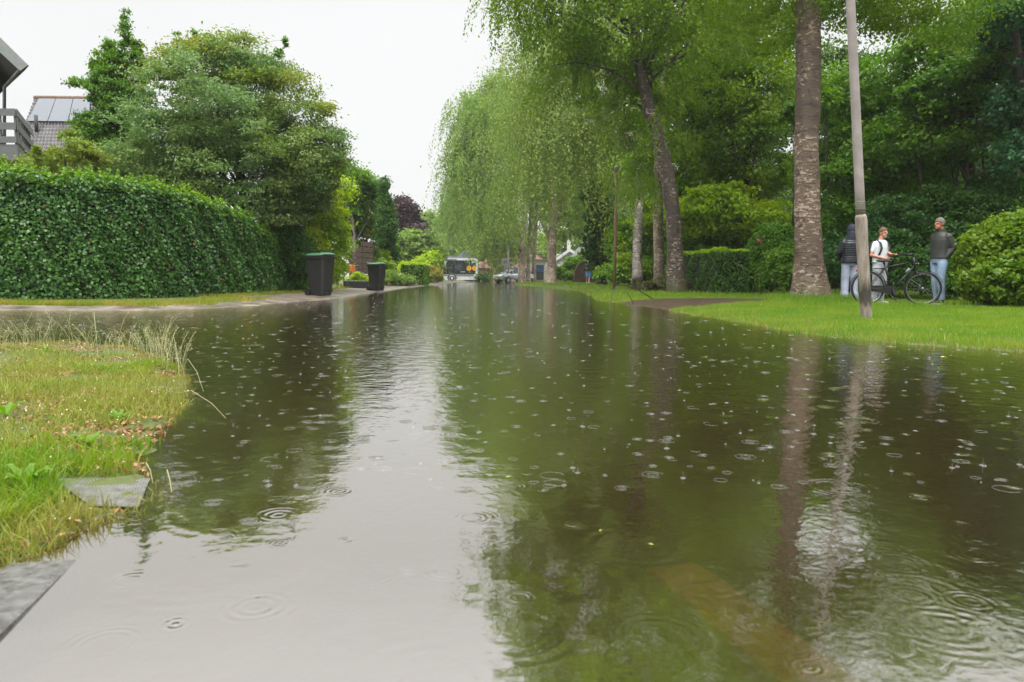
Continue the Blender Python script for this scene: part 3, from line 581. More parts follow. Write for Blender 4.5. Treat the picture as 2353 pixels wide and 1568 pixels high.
# ivy hedge along the side street: ordered points of the foot of its face, and its height there
def hp(px, py_b, py_t, Y): a = P(px, py_b, Y); return (a.x, Y, P(px, py_t, Y).z)
HP = [hp(-900, 0, 360, 12.2), hp(-150, 0, 372, 13.2), hp(0, 0, 388, 13.5), hp(200, 0, 400, 14.3), hp(330, 0, 418, 15.2), hp(440, 0, 442, 16.5), hp(520, 0, 478, 18.0), hp(580, 0, 505, 19.6), hp(630, 0, 545, 21.2), hp(668, 0, 590, 23.0)]
t = thing('ivy_hedge', 'long tall clipped ivy hedge along the flooded side street on the left', 'hedge')
faces, tops, core = [], [], MB()
for (x0, y0, z0), (x1, y1, z1) in zip(HP[:-1], HP[1:]):
    d = Vector((x1 - x0, y1 - y0, 0)); n = Vector((d.y, -d.x, 0)).normalized(); zz = (z0 + z1) / 2
    faces.append(((x0, y0, .02), (x1 - x0, y1 - y0, (z1 - z0) * 0), (0, 0, zz - .1), tuple(n)))
    # rounded shoulder and top
    e_ = 0.28
    tops.append(((x0, y0, z0 - .22), (x1 - x0, y1 - y0, z1 - z0), tuple(-n * .12 + Vector((0, 0, .24))), tuple((n + Vector((0, 0, .7))).normalized())))
    tops.append(((x0 - n.x * .12, y0 - n.y * .12, z0), (x1 - x0, y1 - y0, z1 - z0), tuple(-n * 1.1), (0, 0, 1)))
    a = Vector((x0, y0, 0)) - n * .12; b2 = Vector((x1, y1, 0)) - n * .12
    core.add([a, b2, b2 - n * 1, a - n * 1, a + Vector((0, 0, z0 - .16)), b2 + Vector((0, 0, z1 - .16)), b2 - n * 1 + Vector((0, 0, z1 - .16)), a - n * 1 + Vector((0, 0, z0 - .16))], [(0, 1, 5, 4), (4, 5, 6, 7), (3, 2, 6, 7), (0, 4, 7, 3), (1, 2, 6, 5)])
core.build('dark_core', m_core, t)  # solid dark core behind the ivy leaves
hedge_leaves('foliage', faces, 1500, .066, lm_ivy, t, jit=.45, down=1.6, thick=.13)
hedge_leaves('bright_top_growth', tops, 1500, .062, lm_ivytop, t, thick=.04, out=.7, jit=.7)
lm_red = leafmat('red_leaves', (.14, .035, .015), (.22, .08, .02)); cs = []
for k in range(26):
    i = int(rng.integers(1, len(HP) - 2)); q = rng.random(); a, c_ = HP[i], HP[i + 1]; d = Vector((c_[0] - a[0], c_[1] - a[1], 0)); n = Vector((d.y, -d.x, 0)).normalized()
    cs.append((a[0] + d.x * q + n.x * .05, a[1] + d.y * q + n.y * .05, rng.uniform(.15, 1.9)))
sh_ = []
for k in range(340):
    i = int(rng.integers(1, len(HP) - 1)); q = rng.random(); a, c_ = HP[i], HP[i + 1]; d = Vector((c_[0] - a[0], c_[1] - a[1], 0)); n = Vector((d.y, -d.x, 0)).normalized()
    hh_ = rng.uniform(.05, .20); x0, y0, z0 = a[0] + d.x * q - n.x * rng.uniform(-.05, .8), a[1] + d.y * q - n.y * rng.uniform(0, .8), a[2] + (c_[2] - a[2]) * q
    for j in range(int(hh_ * 70)): sh_.append((x0 + rng.normal() * .02, y0 + rng.normal() * .02, z0 + hh_ * rng.random()))
link('stray_shoots', leaf_mesh('ss', np.array(sh_), .05, None, .5, .6), lm_ivytop, t)
rl_ = link('faded_leaves', leaf_mesh('red', np.array(cs), .07, np.tile([0, -1, .3], (26, 1)), .4, .7, 1), lm_red, t); rl_['kind'] = 'stuff'
def box_hedge(label, corners, z1, m, mt, dens, size, name='clipped_hedge', z0=.0, rnd=.12, top_m=None, group=None):
    t = thing(name, label, 'hedge', group=group); n_ = len(corners); fs = []; cen = Vector((sum(c[0] for c in corners) / n_, sum(c[1] for c in corners) / n_, 0))
    mb = MB(); k = .93; lo = [(cen.x + (c[0] - cen.x) * k, cen.y + (c[1] - cen.y) * k, z0) for c in corners]
    mb.prism(lo, (0, 0, (z1 - z0) * .95)); mb.build('dark_core', m_core, t)  # solid dark block inside the clipped leaves
    for i in range(n_):
        a, b2 = Vector((*corners[i], z0)), Vector((*corners[(i + 1) % n_], z0)); d = b2 - a; n = Vector((d.y, -d.x, 0)).normalized()
        if n.dot(a - cen) < 0: n = -n
        fs.append((tuple(a), tuple(d), (0, 0, z1 - z0 - rnd * .5), tuple(n)))
    hedge_leaves('foliage', fs, dens, size, m, t)
    c = corners; o = (c[0][0], c[0][1], z1); tp_ = [(o, (c[1][0] - c[0][0], c[1][1] - c[0][1], 0), (c[3][0] - c[0][0], c[3][1] - c[0][1], 0), (0, 0, 1))]
    hedge_leaves('bright_top_growth', tp_, dens, size, mt, t, thick=.03, jit=.8)
    return t
def q4(px0, px1, Y0, Y1, shift=0):
    a, b2 = P(px0, 640, Y0), P(px1, 640, Y0); return [(a.x, Y0), (b2.x, Y0), (b2.x + shift, Y1), (a.x + shift, Y1)]
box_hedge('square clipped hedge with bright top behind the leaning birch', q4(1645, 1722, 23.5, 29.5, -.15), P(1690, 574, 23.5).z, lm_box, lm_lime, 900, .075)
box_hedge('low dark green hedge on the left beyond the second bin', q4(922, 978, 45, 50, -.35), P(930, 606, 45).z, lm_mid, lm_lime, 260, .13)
bush('clipped_hedge', 'rounded golden-brown hedge just left of the bus', 'hedge', [(992, 632, 19, 22, 56, 1.0), (985, 636, 15, 18, 56.5, 1), (1000, 637, 13, 17, 55.5, 1)], 130, 70, .28, .12, lm_hedgey, None, up=.3)
bush('clipped_hedge', 'low dark hedge behind the bare trunk right of the bus', 'hedge', [(1115, 640, 26, 10, 93, 1.5), (1085, 641, 16, 9, 95, 1), (1150, 640, 20, 9, 94, 1.5)], 80, 60, .4, .2, lm_dark, None)
# round laurel hedge at right edge
t = thing('round_hedge', 'big rounded bright green laurel hedge at the right edge', 'hedge')
bb = [blob(2380, 598, 155, 108, 15.0, 1.4), blob(2345, 645, 122, 64, 14.6, 1.0), blob(2480, 580, 150, 125, 15.6, 1.6)]
leaves('foliage', bb, 1500, 75, .16, .06, lm_round, t, flat=.8, up=.35, down=.9, low=-.9, shell=(.86, 1.0), jit=.55)
mb = MB()
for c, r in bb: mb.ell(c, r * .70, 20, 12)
mb.build('dark_core', m_core, t, True)  # solid dark ellipsoids inside the laurel leaves
# --- right bank shrubs and wood
bush('shrub', 'low olive mound of twigs round the foot of the leaning birch', 'shrub', [(1500, 662, 46, 15, 26.5, .8), (1590, 660, 34, 15, 26.5, .7), (1545, 655, 40, 14, 27.2, .8)], 110, 70, .20, .055, leafmat('mound_leaves', (.05, .06, .02), (.10, .10, .035)), None, up=.3)
bush('ivy_tree', 'trunk smothered in dark ivy behind the far pedestrian', 'tree', [(1378, 500, 30, 60, 46, 1), (1376, 560, 34, 60, 46, 1), (1382, 610, 26, 45, 46, .8), (1372, 450, 34, 40, 46, 1)], 240, 70, .34, .12, lm_dark, (1382, 46), .3, up=.1, down=1.2)
bush('shrub', 'fresh light green shrubs between the slim post and white-black birch', 'shrub', [(1435, 620, 34, 34, 38, 1.2), (1485, 625, 40, 34, 38, 1.2), (1405, 635, 30, 26, 40, 1), (1500, 560, 40, 70, 40, 1.5), (1430, 560, 36, 50, 40, 1.5)], 260, 60, .4, .11, leafmat('fresh_leaves', (.07, .18, .02), (.14, .27, .04), (.22, .30, .02), patch=.8), (1450, 39), .08)
bush('tree', 'glowing yellow-green tree seen between the two nearest birches', 'tree', [(1610, 490, 50, 50, 28.6, 1.2), (1670, 505, 80, 50, 28.6, 1.2), (1750, 515, 60, 50, 28.6, 1.2), (1505, 510, 40, 60, 38, 2), (1660, 455, 70, 30, 28.8, 1.2)], 330, 65, .42, .12, lm_lime, (1640, 37), .15, up=.5, flat=.4)
bush('tree', 'dark bushy tree behind the square clipped hedge', 'tree', [(1640, 570, 80, 60, 32, 1.6), (1740, 590, 60, 70, 31, 1.6), (1560, 570, 40, 70, 34, 1.6), (1790, 560, 60, 100, 30, 1.6)], 300, 65, .42, .10, lm_mid, (1650, 33), .12)
bush('tree', 'tall mid green tree rising between the two nearest birches', 'tree', [(1680, 330, 110, 100, 30, 2.5), (1760, 400, 90, 50, 29.6, 1.6), (1640, 220, 120, 90, 31, 2.5), (1750, 220, 100, 110, 30, 2.5), (1600, 400, 60, 60, 31, 1.6), (1720, 80, 140, 90, 31, 2.5)], 420, 70, .55, .10, lm_birch, (1770, 30), .16, low=-1, nl=20)
bush('tree', 'dense mid green tree directly behind the grey pole', 'tree', [(1960, 380, 120, 110, 25, 2), (2060, 300, 120, 110, 25, 2.4), (1960, 520, 90, 70, 24, 1.6), (1940, 240, 90, 90, 26, 2), (2080, 430, 100, 80, 24.5, 2)], 470, 72, .46, .085, lm_mid, (1960, 25), .14, nl=20)
bush('tree', 'tall spreading tree above the older man at the right', 'tree', [(2230, 200, 130, 110, 22, 2.2), (2140, 330, 110, 90, 22.5, 2), (2290, 330, 90, 100, 22, 1.8), (2150, 130, 100, 80, 23, 2), (2280, 60, 110, 80, 22, 2)], 430, 70, .42, .085, lm_mid, (2230, 23), .17, nl=20)
bush('tree', 'blue-green tree hanging into the top right corner', 'tree', [(2330, 40, 90, 80, 19, 1.6), (2380, 240, 80, 120, 19, 1.6), (2350, 360, 40, 60, 18.6, .8), (2420, 60, 120, 160, 20, 2)], 280, 80, .34, .075, leafmat('bluish_leaves', (.025, .085, .035), (.06, .15, .06), rough=.3), (2400, 20), .16)
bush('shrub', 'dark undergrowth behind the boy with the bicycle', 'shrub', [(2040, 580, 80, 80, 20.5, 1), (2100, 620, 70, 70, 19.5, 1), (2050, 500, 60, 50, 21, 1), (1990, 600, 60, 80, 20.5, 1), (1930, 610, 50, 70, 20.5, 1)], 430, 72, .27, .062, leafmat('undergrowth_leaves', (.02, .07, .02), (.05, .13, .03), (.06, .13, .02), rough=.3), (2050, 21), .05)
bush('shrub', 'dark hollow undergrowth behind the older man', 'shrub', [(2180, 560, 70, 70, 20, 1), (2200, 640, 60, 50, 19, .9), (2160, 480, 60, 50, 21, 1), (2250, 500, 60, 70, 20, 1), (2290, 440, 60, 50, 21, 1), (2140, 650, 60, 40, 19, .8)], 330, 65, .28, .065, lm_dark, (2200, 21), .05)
bush('shrub', 'tangled bush between the thick birch and the square hedge', 'shrub', [(1760, 640, 44, 44, 24, .9), (1800, 620, 40, 60, 23, .9), (1740, 600, 30, 40, 25, .8), (1780, 560, 40, 50, 24.5, .9)], 230, 65, .27, .065, lm_mid, (1775, 24), .05)
bush('shrub', 'leafy mid green shrub row hiding the far gabled house', 'shrub', [(1290, 632, 34, 16, 64, 2), (1318, 613, 30, 20, 66, 2), (1262, 634, 26, 14, 80, 2), (1345, 640, 20, 12, 66, 1.5), (1400, 600, 40, 50, 66, 2)], 200, 60, .45, .17, lm_mid, (1300, 66), .08)
bush('tree', 'far mid green tree filling the gap above the gabled house', 'tree', [(1370, 420, 80, 130, 84, 4), (1430, 500, 70, 90, 80, 4), (1330, 520, 50, 50, 86, 4), (1290, 470, 50, 90, 88, 4), (1300, 560, 60, 34, 106, 4), (1345, 585, 30, 18, 104, 3), (1460, 380, 60, 120, 80, 4)], 420, 60, 1.1, .27, lm_birch_far, (1390, 84), .25)
bush('shrub', 'mid green shrub closing the view behind the fence boards', 'shrub', [(828, 590, 30, 44, 44, .8), (850, 600, 26, 40, 44, .8)], 120, 60, .3, .09, lm_mid, None)
# roses in it
t = bush('rose_bush', 'rose bush with pink blooms above the square hedge', 'shrub', [(1752, 575, 24, 30, 25, .5), (1745, 610, 20, 34, 24.6, .5)], 50, 50, .2, .06, lm_mid, (1750, 25), .02)
m_rose = simple('pink_petals', (.75, .25, .22), .6, var=.2)
for px, py in [(1742, 553), (1750, 560), (1757, 548), (1764, 562), (1752, 567), (1747, 552), (1760, 571), (1770, 558)]:
    mb = MB(); c = P(px, py, 24.4)
    for k in range(7):
        a = k * 2.4; mb.ell((c.x + .03 * math.cos(a), c.y, c.z + .03 * math.sin(a)), (.028, .016, .028), 7, 5)
    mb.build('bloom', m_rose, t)
# dark wood stems and the mass behind
m_wd = leafmat('wood_leaves', (.02, .055, .012), (.05, .10, .02), (.07, .12, .015), patch=.6)
wt = thing('background_wood', 'dense mass of woodland leaves far behind the right bank', 'wood'); wt['kind'] = 'stuff'
leaves('foliage', [blob(*q) for q in [(1480, 560, 120, 90, 62, 3), (1620, 520, 140, 130, 58, 3), (1780, 500, 130, 150, 50, 3), (1950, 420, 150, 200, 42, 3), (2130, 400, 160, 220, 36, 3), (2320, 420, 200, 240, 34, 3), (1900, 200, 130, 100, 44, 3), (2250, 600, 220, 90, 30, 2), (1980, 620, 150, 60, 32, 2), (2560, 300, 260, 400, 34, 3), (1700, 300, 130, 100, 55, 3)]], 1500, 60, 1.1, .19, m_wd, wt, low=-1, up=.4)
mb = MB()
for px, Y in [(1795, 34), (1815, 31), (2115, 24), (2160, 25), (2205, 24), (2250, 26), (2300, 25), (2340, 24), (1920, 28), (2080, 26), (2010, 27)]:
    pass
for i, (px, Y, w, hh) in enumerate([(1812, 27, 10, 420), (2118, 22, 7, 380), (2206, 21.5, 9, 300), (2262, 22, 7, 350), (2322, 22.5, 12, 200), (1905, 24, 8, 400)]):
    t = thing('sapling', ['slim bare stem just left of the thick birch', 'thin dark stem left of the older man', 'dark stem standing right of the older man', 'thin dark stem above the round hedge', 'stout dark stem at the right edge of the wood', 'slim stem right behind the thick birch'][i], 'tree', group='thin stems at the wood edge')
    B = at(px, Y); tops = P(px + 14 * (-1) ** i, hh - 150, Y)
    bl = [blob(px + 14 * (-1) ** i, hh - 160, 34, 34, Y, .5)]
    cr_, cc = leaves('crown', bl, 16, 50, .25, .08, lm_mid, t)
    trunk('trunk', bk_brown, t, [B, B.lerp(tops, .5) + Vector((.12, 0, 0)), tops], [w * .5 * Y / FPX, w * .42 * Y / FPX, w * .2 * Y / FPX], cc, nl=4, n=8)
# ------------------------------------------------------------------ grass
def blades(xy, h, w, lean=.35, seg=2, zoff=0.0):
    n = len(xy); x, y = xy[:, 0], xy[:, 1]; z = ground(x, y) - .004 + zoff
    a = rng.uniform(0, 2 * PI, n); b_ = rng.uniform(0, 2 * PI, n); ln = np.abs(rng.normal(size=n)) * lean * h
    base = np.stack([x, y, z], 1); dx = np.stack([np.cos(a), np.sin(a), np.zeros(n)], 1) * (w * .5)[:, None] if hasattr(w, '__len__') else np.stack([np.cos(a), np.sin(a), np.zeros(n)], 1) * w * .5
    dl = np.stack([np.cos(b_) * ln, np.sin(b_) * ln, h], 1)
    mid = base + dl * [.35, .35, .6]; tip = base + dl
    if seg == 1:
        V = np.stack([base - dx, base + dx, tip], 1).reshape(-1, 3); F = np.arange(3 * n).reshape(n, 3)
    else:
        V = np.stack([base - dx, base + dx, mid - dx * .8, mid + dx * .8, tip], 1).reshape(-1, 3)
        o = np.arange(n)[:, None] * 5; F = np.concatenate([o + [0, 1, 3], o + [0, 3, 2], o + [2, 3, 4]], 0)
    return V, F
def scatter(n, x0, x1, y0, y1, keep, ypow=1.0):
    x = rng.uniform(x0, x1, n); y = y0 + (y1 - y0) * rng.random(n) ** ypow
    k = keep(x, y); return np.stack([x[k], y[k]], 1)
gm_bright = leafmat('lawn_blades', (.065, .150, .010), (.135, .245, .020), (.19, .24, .03), patch=.7, nscale=1.5, tr=.4, rough=.45)
gm_yel = leafmat('yellowing_blades', (.10, .145, .016), (.27, .29, .06), (.20, .17, .04), patch=.7, nscale=1.6, tr=.35, rough=.5)
gm_brown = leafmat('brown_litter', (.13, .05, .02), (.29, .17, .08), tr=.1, rough=.6)
def keepR(x, y): return (sdist(x, y, landR) > -.05 + .08 * wav(x, y, 2)) & ~(dline(x, y, pc) < 1.5 + .18 * wav(x, y, 1.3)) & (np.abs(x) < y * .74 + .5)
xy = scatter(520000, 0, 16, 5.4, 22, keepR, 1.5)
V, F = blades(xy, rng.uniform(.025, .075, len(xy)), .006, .5, 1)
o = tag(link('lawn_grass', np_mesh('lawn', V, F), gm_bright), 'bright green wet lawn grass on the right bank', 'grass', kind='stuff')
xy = scatter(90000, 0, 30, 20, 90, keepR, 1.6)
V, F = blades(xy, rng.uniform(.04, .13, len(xy)), .03, .5, 1)
tag(link('verge_grass', np_mesh('verge', V, F), gm_bright), 'far bright green verge grass under the birches', 'grass', kind='stuff')
# yellow fringe along the water and path
def keepY(x, y):
    d = sdist(x, y, landR); return (d > -.08) & (((d < .5 + .25 * wav(x, y, 2)) ) | ((dline(x, y, pc) < 2.0) & (rng.random(len(x)) < .5))) & (dline(x, y, pc) > 1.35) & (np.abs(x) < y * .74 + .5)
xy = scatter(190000, 0, 12, 5.4, 34, keepY, 1.3)
V, F = blades(xy, rng.uniform(.02, .07, len(xy)), .009, .6, 1)
tag(link('yellow_grass', np_mesh('yellowg', V, F), gm_yel), 'yellowish grass fringe along the water and earth path', 'grass', kind='stuff')
# grass fringe under hedge
def keepH(x, y):
    d = sdist(x, y, landL); e_ = np.where(y < 16, .55, 1.6); return (d > e_ - .15 + .15 * wav(x, y, 2.3)) & (d < e_ + .55)
xy = scatter(200000, -14, -5, 12, 60, keepH, 1.6); V, F = blades(xy, rng.uniform(.03, .11, len(xy)), .012, .6, 1)
k = rng.random(len(xy)) < .55
tag(link('hedge_foot_grass', np_mesh('hg', V, F), leafmat('fringe_blades', (.09, .15, .012), (.20, .24, .03), (.28, .22, .05), patch=.8, nscale=2.0)), 'uneven grass strip between the hedge and the wet footpath', 'grass', kind='stuff')
# near corner, flooded grass
def keepN(x, y): return (sdist(x, y, landN) > -.04 + .05 * wav(x, y, 3)) & (np.abs(x) < y * .75 + .2) & ~((sdist(x, y, slab) > -.02) & (np.abs(x) > 0))
slab = [G(120, 1088, .03), G(345, 1078, .03), G(318, 1138, .03), G(205, 1148, .03)]
def dens(x, y, k): return rng.random(len(x)) < np.clip(.5 + .75 * wav(x, y, k), .03, 1)
xy = scatter(260000, -5, -.6, 1.25, 6.6, lambda x, y: keepN(x, y) & dens(x, y, 2.2), 1.3)
hh = rng.uniform(.010, .052, len(xy)) * (1 + .5 * wav(xy[:, 0], xy[:, 1], 1.1).clip(-.6, 1)); V, F = blades(xy, hh, .0032, .8, 2)
tag(link('corner_grass', np_mesh('cg', V, F), gm_yel), 'sparse yellow-green flooded grass on the near left corner', 'grass', kind='stuff')
xy = scatter(120000, -3, -.7, 1.2, 5.5, lambda x, y: keepN(x, y) & (((wav(x, y, 1.6) > .75) & (rng.random(len(x)) < .5)) | ((y < 2.05) & (x < -1.12))), 1.5)
hh = np.where(xy[:, 1] < 2.2, rng.uniform(.03, .085, len(xy)), rng.uniform(.02, .06, len(xy))); V, F = blades(xy, hh, .0042, .7, 2)
tag(link('lush_grass', np_mesh('lg', V, F), leafmat('lush_blades', (.06, .14, .010), (.14, .24, .02), (.22, .25, .03), patch=.6, nscale=4)), 'taller lush green grass clumps nearest the camera on the left', 'grass', kind='stuff')
# litter: fallen leaves and bits
xy = scatter(38000, -5, -.75, 1.3, 6.4, lambda x, y: keepN(x, y) & (wav(x + 3, y, 1.9) > -.25), 1.2)
cen = np.concatenate([xy, (ground(xy[:, 0], xy[:, 1]) + .006 + rng.random(len(xy)) * .012)[:, None]], 1)
tag(link('leaf_litter', leaf_mesh('ll', cen, .019, np.tile([0, 0, 1.], (len(cen), 1)), .5, .55), gm_brown), 'reddish brown leaf litter caught in the flooded grass', 'litter', kind='stuff')
# pale tiny petals
xy = scatter(6000, -5, -.7, 1.6, 6.4, lambda x, y: keepN(x, y) & (wav(x, y + 2, 1.4) > -.2), 1.1)
cen = np.concatenate([xy, (ground(xy[:, 0], xy[:, 1]) + .012 + rng.random(len(xy)) * .02)[:, None]], 1)
tag(link('fallen_petals', leaf_mesh('fp', cen, .008, np.tile([0, 0, 1.], (len(cen), 1)), .5, .8), simple('pale_petals', (.62, .58, .48), .5)), 'tiny pale petals scattered over the flooded grass', 'litter', kind='stuff')
# broad leaved weeds
lm_weed = leafmat('weed_leaves', (.07, .16, .015), (.12, .22, .02), tr=.4)
def weed(label, px, py, n, ln, w):
    x, y = G(px, py, .03); t = thing('weed', label, 'plant', (x, y, gz(x, y)), group='broad-leaved weeds in the near grass')
    for k in range(n):
        a = 2 * PI * k / n + rng.uniform(-.3, .3); mb = MB(); L_ = ln * rng.uniform(.7, 1.2); vs = []; m_ = 8
        for i in range(m_ + 1):
            q = i / m_; ww = w * math.sin(PI * min(1, q * .9 + .08)) ** .8 * (.75 + .25 * math.cos(q * 34)); r = L_ * q; z = .01 + L_ * .75 * math.sin(q * 1.9) * .8
            for s_ in (-1, 0, 1): vs.append((r * math.cos(a) - s_ * ww * math.sin(a), r * math.sin(a) + s_ * ww * math.cos(a), z + abs(s_) * ww * .35))
        fs = []
        for i in range(m_):
            for s_ in (0, 1): fs.append((i * 3 + s_, i * 3 + s_ + 1, i * 3 + 4 + s_, i * 3 + 3 + s_))
        mb.add(vs, fs).build('leaf', lm_weed, t, True)
weed('pale serrated weed at the left edge of the near grass', 14, 955, 6, .09, .012)
weed('small green weed in the middle of the near grass', 275, 950, 7, .06, .010)
weed('tiny bright weed at the right tip of the near grass', 372, 828, 6, .07, .010)
weed('light green weed low in the near grass above the slab', 205, 1020, 6, .05, .012)
weed('small weed at the back of the near grass', 105, 800, 6, .06, .014)
weed('bright weed beside the slab in the lush grass', 60, 1120, 7, .07, .012)
# tall seeding stems
m_seed = leafmat('seed_heads', (.28, .27, .13), (.46, .42, .24), tr=.3, rough=.7)
sb = thing('seeding_grass', 'tall thin grass stems with feathery seed heads at the back of the near grass', 'grass'); sb['kind'] = 'stuff'
mb = MB(); spk = []
for k in range(210):
    px = rng.uniform(-30, 420) if k > 60 else rng.uniform(330, 425); yb = 792 + max(0, (px - 300)) * .38 + rng.uniform(-4, 30)
    x, y = G(px, yb); z0 = gz(x, y); hh_ = rng.uniform(.08, .26) + .16 * rng.random() ** 3 * (1.0 if px < 260 or px > 360 else .8)
    a = rng.uniform(0, 2 * PI); ln = rng.uniform(.1, .6) * hh_
    pts = [Vector((x + math.cos(a) * ln * q * q, y + math.sin(a) * ln * q * q, z0 + hh_ * q * (1 - .12 * q))) for q in (0, .3, .6, .85, 1)]
    mb.tube(pts, [.0012, .0011, .001, .0008, .0005], n=3, cap=False)
    for j in range(int(rng.integers(10, 26))):
        q = rng.uniform(.62, 1); i = 2 if q < .85 else 3; p = pts[i].lerp(pts[i + 1], (q - (.6, .85)[i - 2]) / (.25, .15)[i - 2]); sprd = .018 * (1.05 - q) * 2.6 + .003
        spk.append(p + Vector(rng.normal(size=3)) * sprd)
mb.build('stem', m_seed, sb); link('seed_head', leaf_mesh('sh', np.array([tuple(p) for p in spk]), .0085, None, .5, .35, 0, np.tile([0, 0, 1.], (len(spk), 1)), .5), m_seed, sb)
# long bent blades reaching over the water
t = thing('bent_grass', 'long single grass stems bending over the water at the tip of the near grass', 'grass')
for k, (x0, y0, x1, y1, hh_) in enumerate([(418, 850, 468, 905, .10), (405, 905, 520, 968, .05), (380, 1090, 395, 1140, .03), (330, 1100, 352, 1120, .05)]):
    a = Vector((*G(x0, y0), 0)); b2 = Vector((*G(x1, y1), .01)); mb = MB()
    mb.tube([a, a.lerp(b2, .35) + Vector((0, 0, hh_)), a.lerp(b2, .75) + Vector((0, 0, hh_ * .7)), b2], [.0014, .0012, .001, .0006], n=4); mb.build('stem', m_seed, t)
# ------------------------------------------------------------------ concrete slab, kerbs
m_slab = m_wet('grooved_concrete', (.09, .088, .082), (.19, .185, .175), 30, .3, .002)
zsl = .006
mb = MB(); n = 26; A, B_, C_, D_ = [Vector((p[0], p[1], 0)) for p in slab]
vs = []
for i in range(n * 4 + 1):
    q = i / (n * 4); rib = .0016 if (i % 4) in (1, 2) else 0
    for s_ in np.linspace(0, 1, 9):
        p = A.lerp(B_, q).lerp(D_.lerp(C_, q), s_); edge = .0 if 0 < s_ < 1 else -.002; vs.append((p.x, p.y, zsl + .010 * (1 - q) - .006 * s_ * q + rib + edge))
m9 = 9; fs = [(i * m9 + j, (i + 1) * m9 + j, (i + 1) * m9 + j + 1, i * m9 + j + 1) for i in range(n * 4) for j in range(8)]
mb.add(vs, fs); mb.prism([(p.x, p.y, -.06) for p in (A, D_, C_, B_)], (0, 0, .058))
o = mb.build('concrete_slab', m_slab); tag(o, 'grey grooved concrete slab sticking out of the near grass into the water', 'slab')
def kerb(name, label, pts, w, z1, h=.2, mk=None):
    mb = MB()
    for (a, b2) in zip(pts[:-1], pts[1:]):
        a, b2 = Vector((*a, 0)), Vector((*b2, 0)); d = (b2 - a).normalized(); n = Vector((d.y, -d.x, 0)) * w; g_ = d * .004
        a, b2 = a + g_, b2 - g_
        mb.prism([(a.x, a.y, z1[0]), (b2.x, b2.y, z1[1]), (b2.x + n.x, b2.y + n.y, z1[1]), (a.x + n.x, a.y + n.y, z1[0])], (0, 0, -h))
    o = mb.build(name, mk or m_conc); tag(o, label, 'kerb'); bv = o.modifiers.new('bevel', 'BEVEL'); bv.width = .008; bv.segments = 2; return o
kerb('kerb_stone', 'pale kerb stone just under the water at the lower left corner', [G(185, 1282), G(-20, 1492), G(-160, 1640)], .13, (.0015, .010), .2, m_wet('wet_dark_concrete', (.055, .054, .05), (.14, .137, .13), 34, .3))
kerb('sunken_kerb', 'brownish submerged kerb showing through the muddy water at bottom right', [G(1590, 1300, -.03), G(1660, 1345, -.03), G(1960, 1568, -.03), G(2400, 1900, -.03)], .12, (-.016, -.016), .1, m_wet('algae_stained_kerb', (.34, .22, .12), (.55, .38, .22), 9, .4))
# ------------------------------------------------------------------ rain splashes and floating leaves
def onwater(x, y): return (ground(x, y) < -.02)
m_drop, nt, b = mat('splashing_water'); b.inputs['Base Color'].default_value = (.85, .87, .88, 1); b.inputs['Roughness'].default_value = .08; b.inputs['Specular IOR Level'].default_value = 1; 
tpn = N(nt, 'ShaderNodeBsdfTransparent'); ms = N(nt, 'ShaderNodeMixShader'); ms.inputs[0].default_value = .87
nt.links.new(b.outputs[0], ms.inputs[1]); nt.links.new(tpn.outputs[0], ms.inputs[2]); nt.links.new(ms.outputs[0], nt.nodes['Material Output'].inputs[0])
y = 2.0 * (16 ** rng.random(1300)); x = rng.uniform(-.72, .72, 1300) * y; k = onwater(x, y) & (ground(x - .25, y) < 0); x, y = x[k], y[k]
mb = MB()
for i, (a, c_) in enumerate(zip(x, y)):
    r = rng.random(); s_ = rng.uniform(.35, 1.1) * min(1.2, max(.6, c_ / 8))
    if r < .22:
        hh_ = .028 * s_; mb.tube([(a, c_, -.002), (a, c_, hh_ * .5), (a, c_, hh_)], [.0020 * s_, .0011 * s_, .0006], n=5)
        mb.ell((a, c_, hh_ + .004), (.0022 * s_,) * 3, 6, 4)
        mb.torus((a, c_, .0008), .014 * s_, .0022 * s_, 'z', 14, 4)
    elif r < .93:
        R_ = .036 * s_ * rng.uniform(.6, 1.6); mb.torus((a, c_, .0004), R_, .0010 * s_, 'z', 22, 4, 0 if rng.random() < .6 else rng.uniform(0, 3), 2 * PI if rng.random() < .6 else 5.2, rw=.0005)
        if rng.random() < .5: mb.torus((a, c_, .0005), R_ * .5, .0010 * s_, 'z', 12, 4, rw=.0006)
    else:
        mb.ell((a, c_, .002 * s_), (.006 * s_, .006 * s_, .005 * s_), 10, 6)
tag(mb.build('rain_splashes', m_drop, None, True), 'raindrop splashes and bubbles across the flood water', 'splashes', kind='stuff')
m_fl = leafmat('floating_leaves', (.45, .36, .08), (.28, .42, .08), tr=.1)
pos = [(1380, 1222, 'small yellow leaf floating in the foreground water'), (1496, 1254, 'small green leaf floating right of the yellow leaf'), (1168, 1098, 'tiny pale leaf floating beside the ripple rings'), (2170, 822, 'green leaf sprig floating near the right bank')]
for px, py, lb in pos:
    a, c_ = G(px, py); o = link('floating_leaf', leaf_mesh('fl', np.array([[0, 0, 0.]]), .012 if py > 900 else .06, np.array([[0, 0, 1.]]), .05, .5), m_fl); o.location = (a, c_, .003); tag(o, lb, 'leaf', 'leaves floating on the flood')
# fallen twig by the bank
t = thing('fallen_twig', 'thin bare twig lying half in the water at the left end of the lawn', 'twig'); mb = MB()
a, b2 = Vector((*G(1400, 712), .01)), Vector((*G(1500, 700), .12)); mb.tube(curve(a, b2, .08, 5), [.004, .008, .010, .012, .012, .012], n=5)
mb.tube(curve(a.lerp(b2, .5), Vector((*G(1450, 716), .01)), .1, 4), [.008, .006, .005, .004, .003], n=5); mb.build('wood', bk_brown, t)
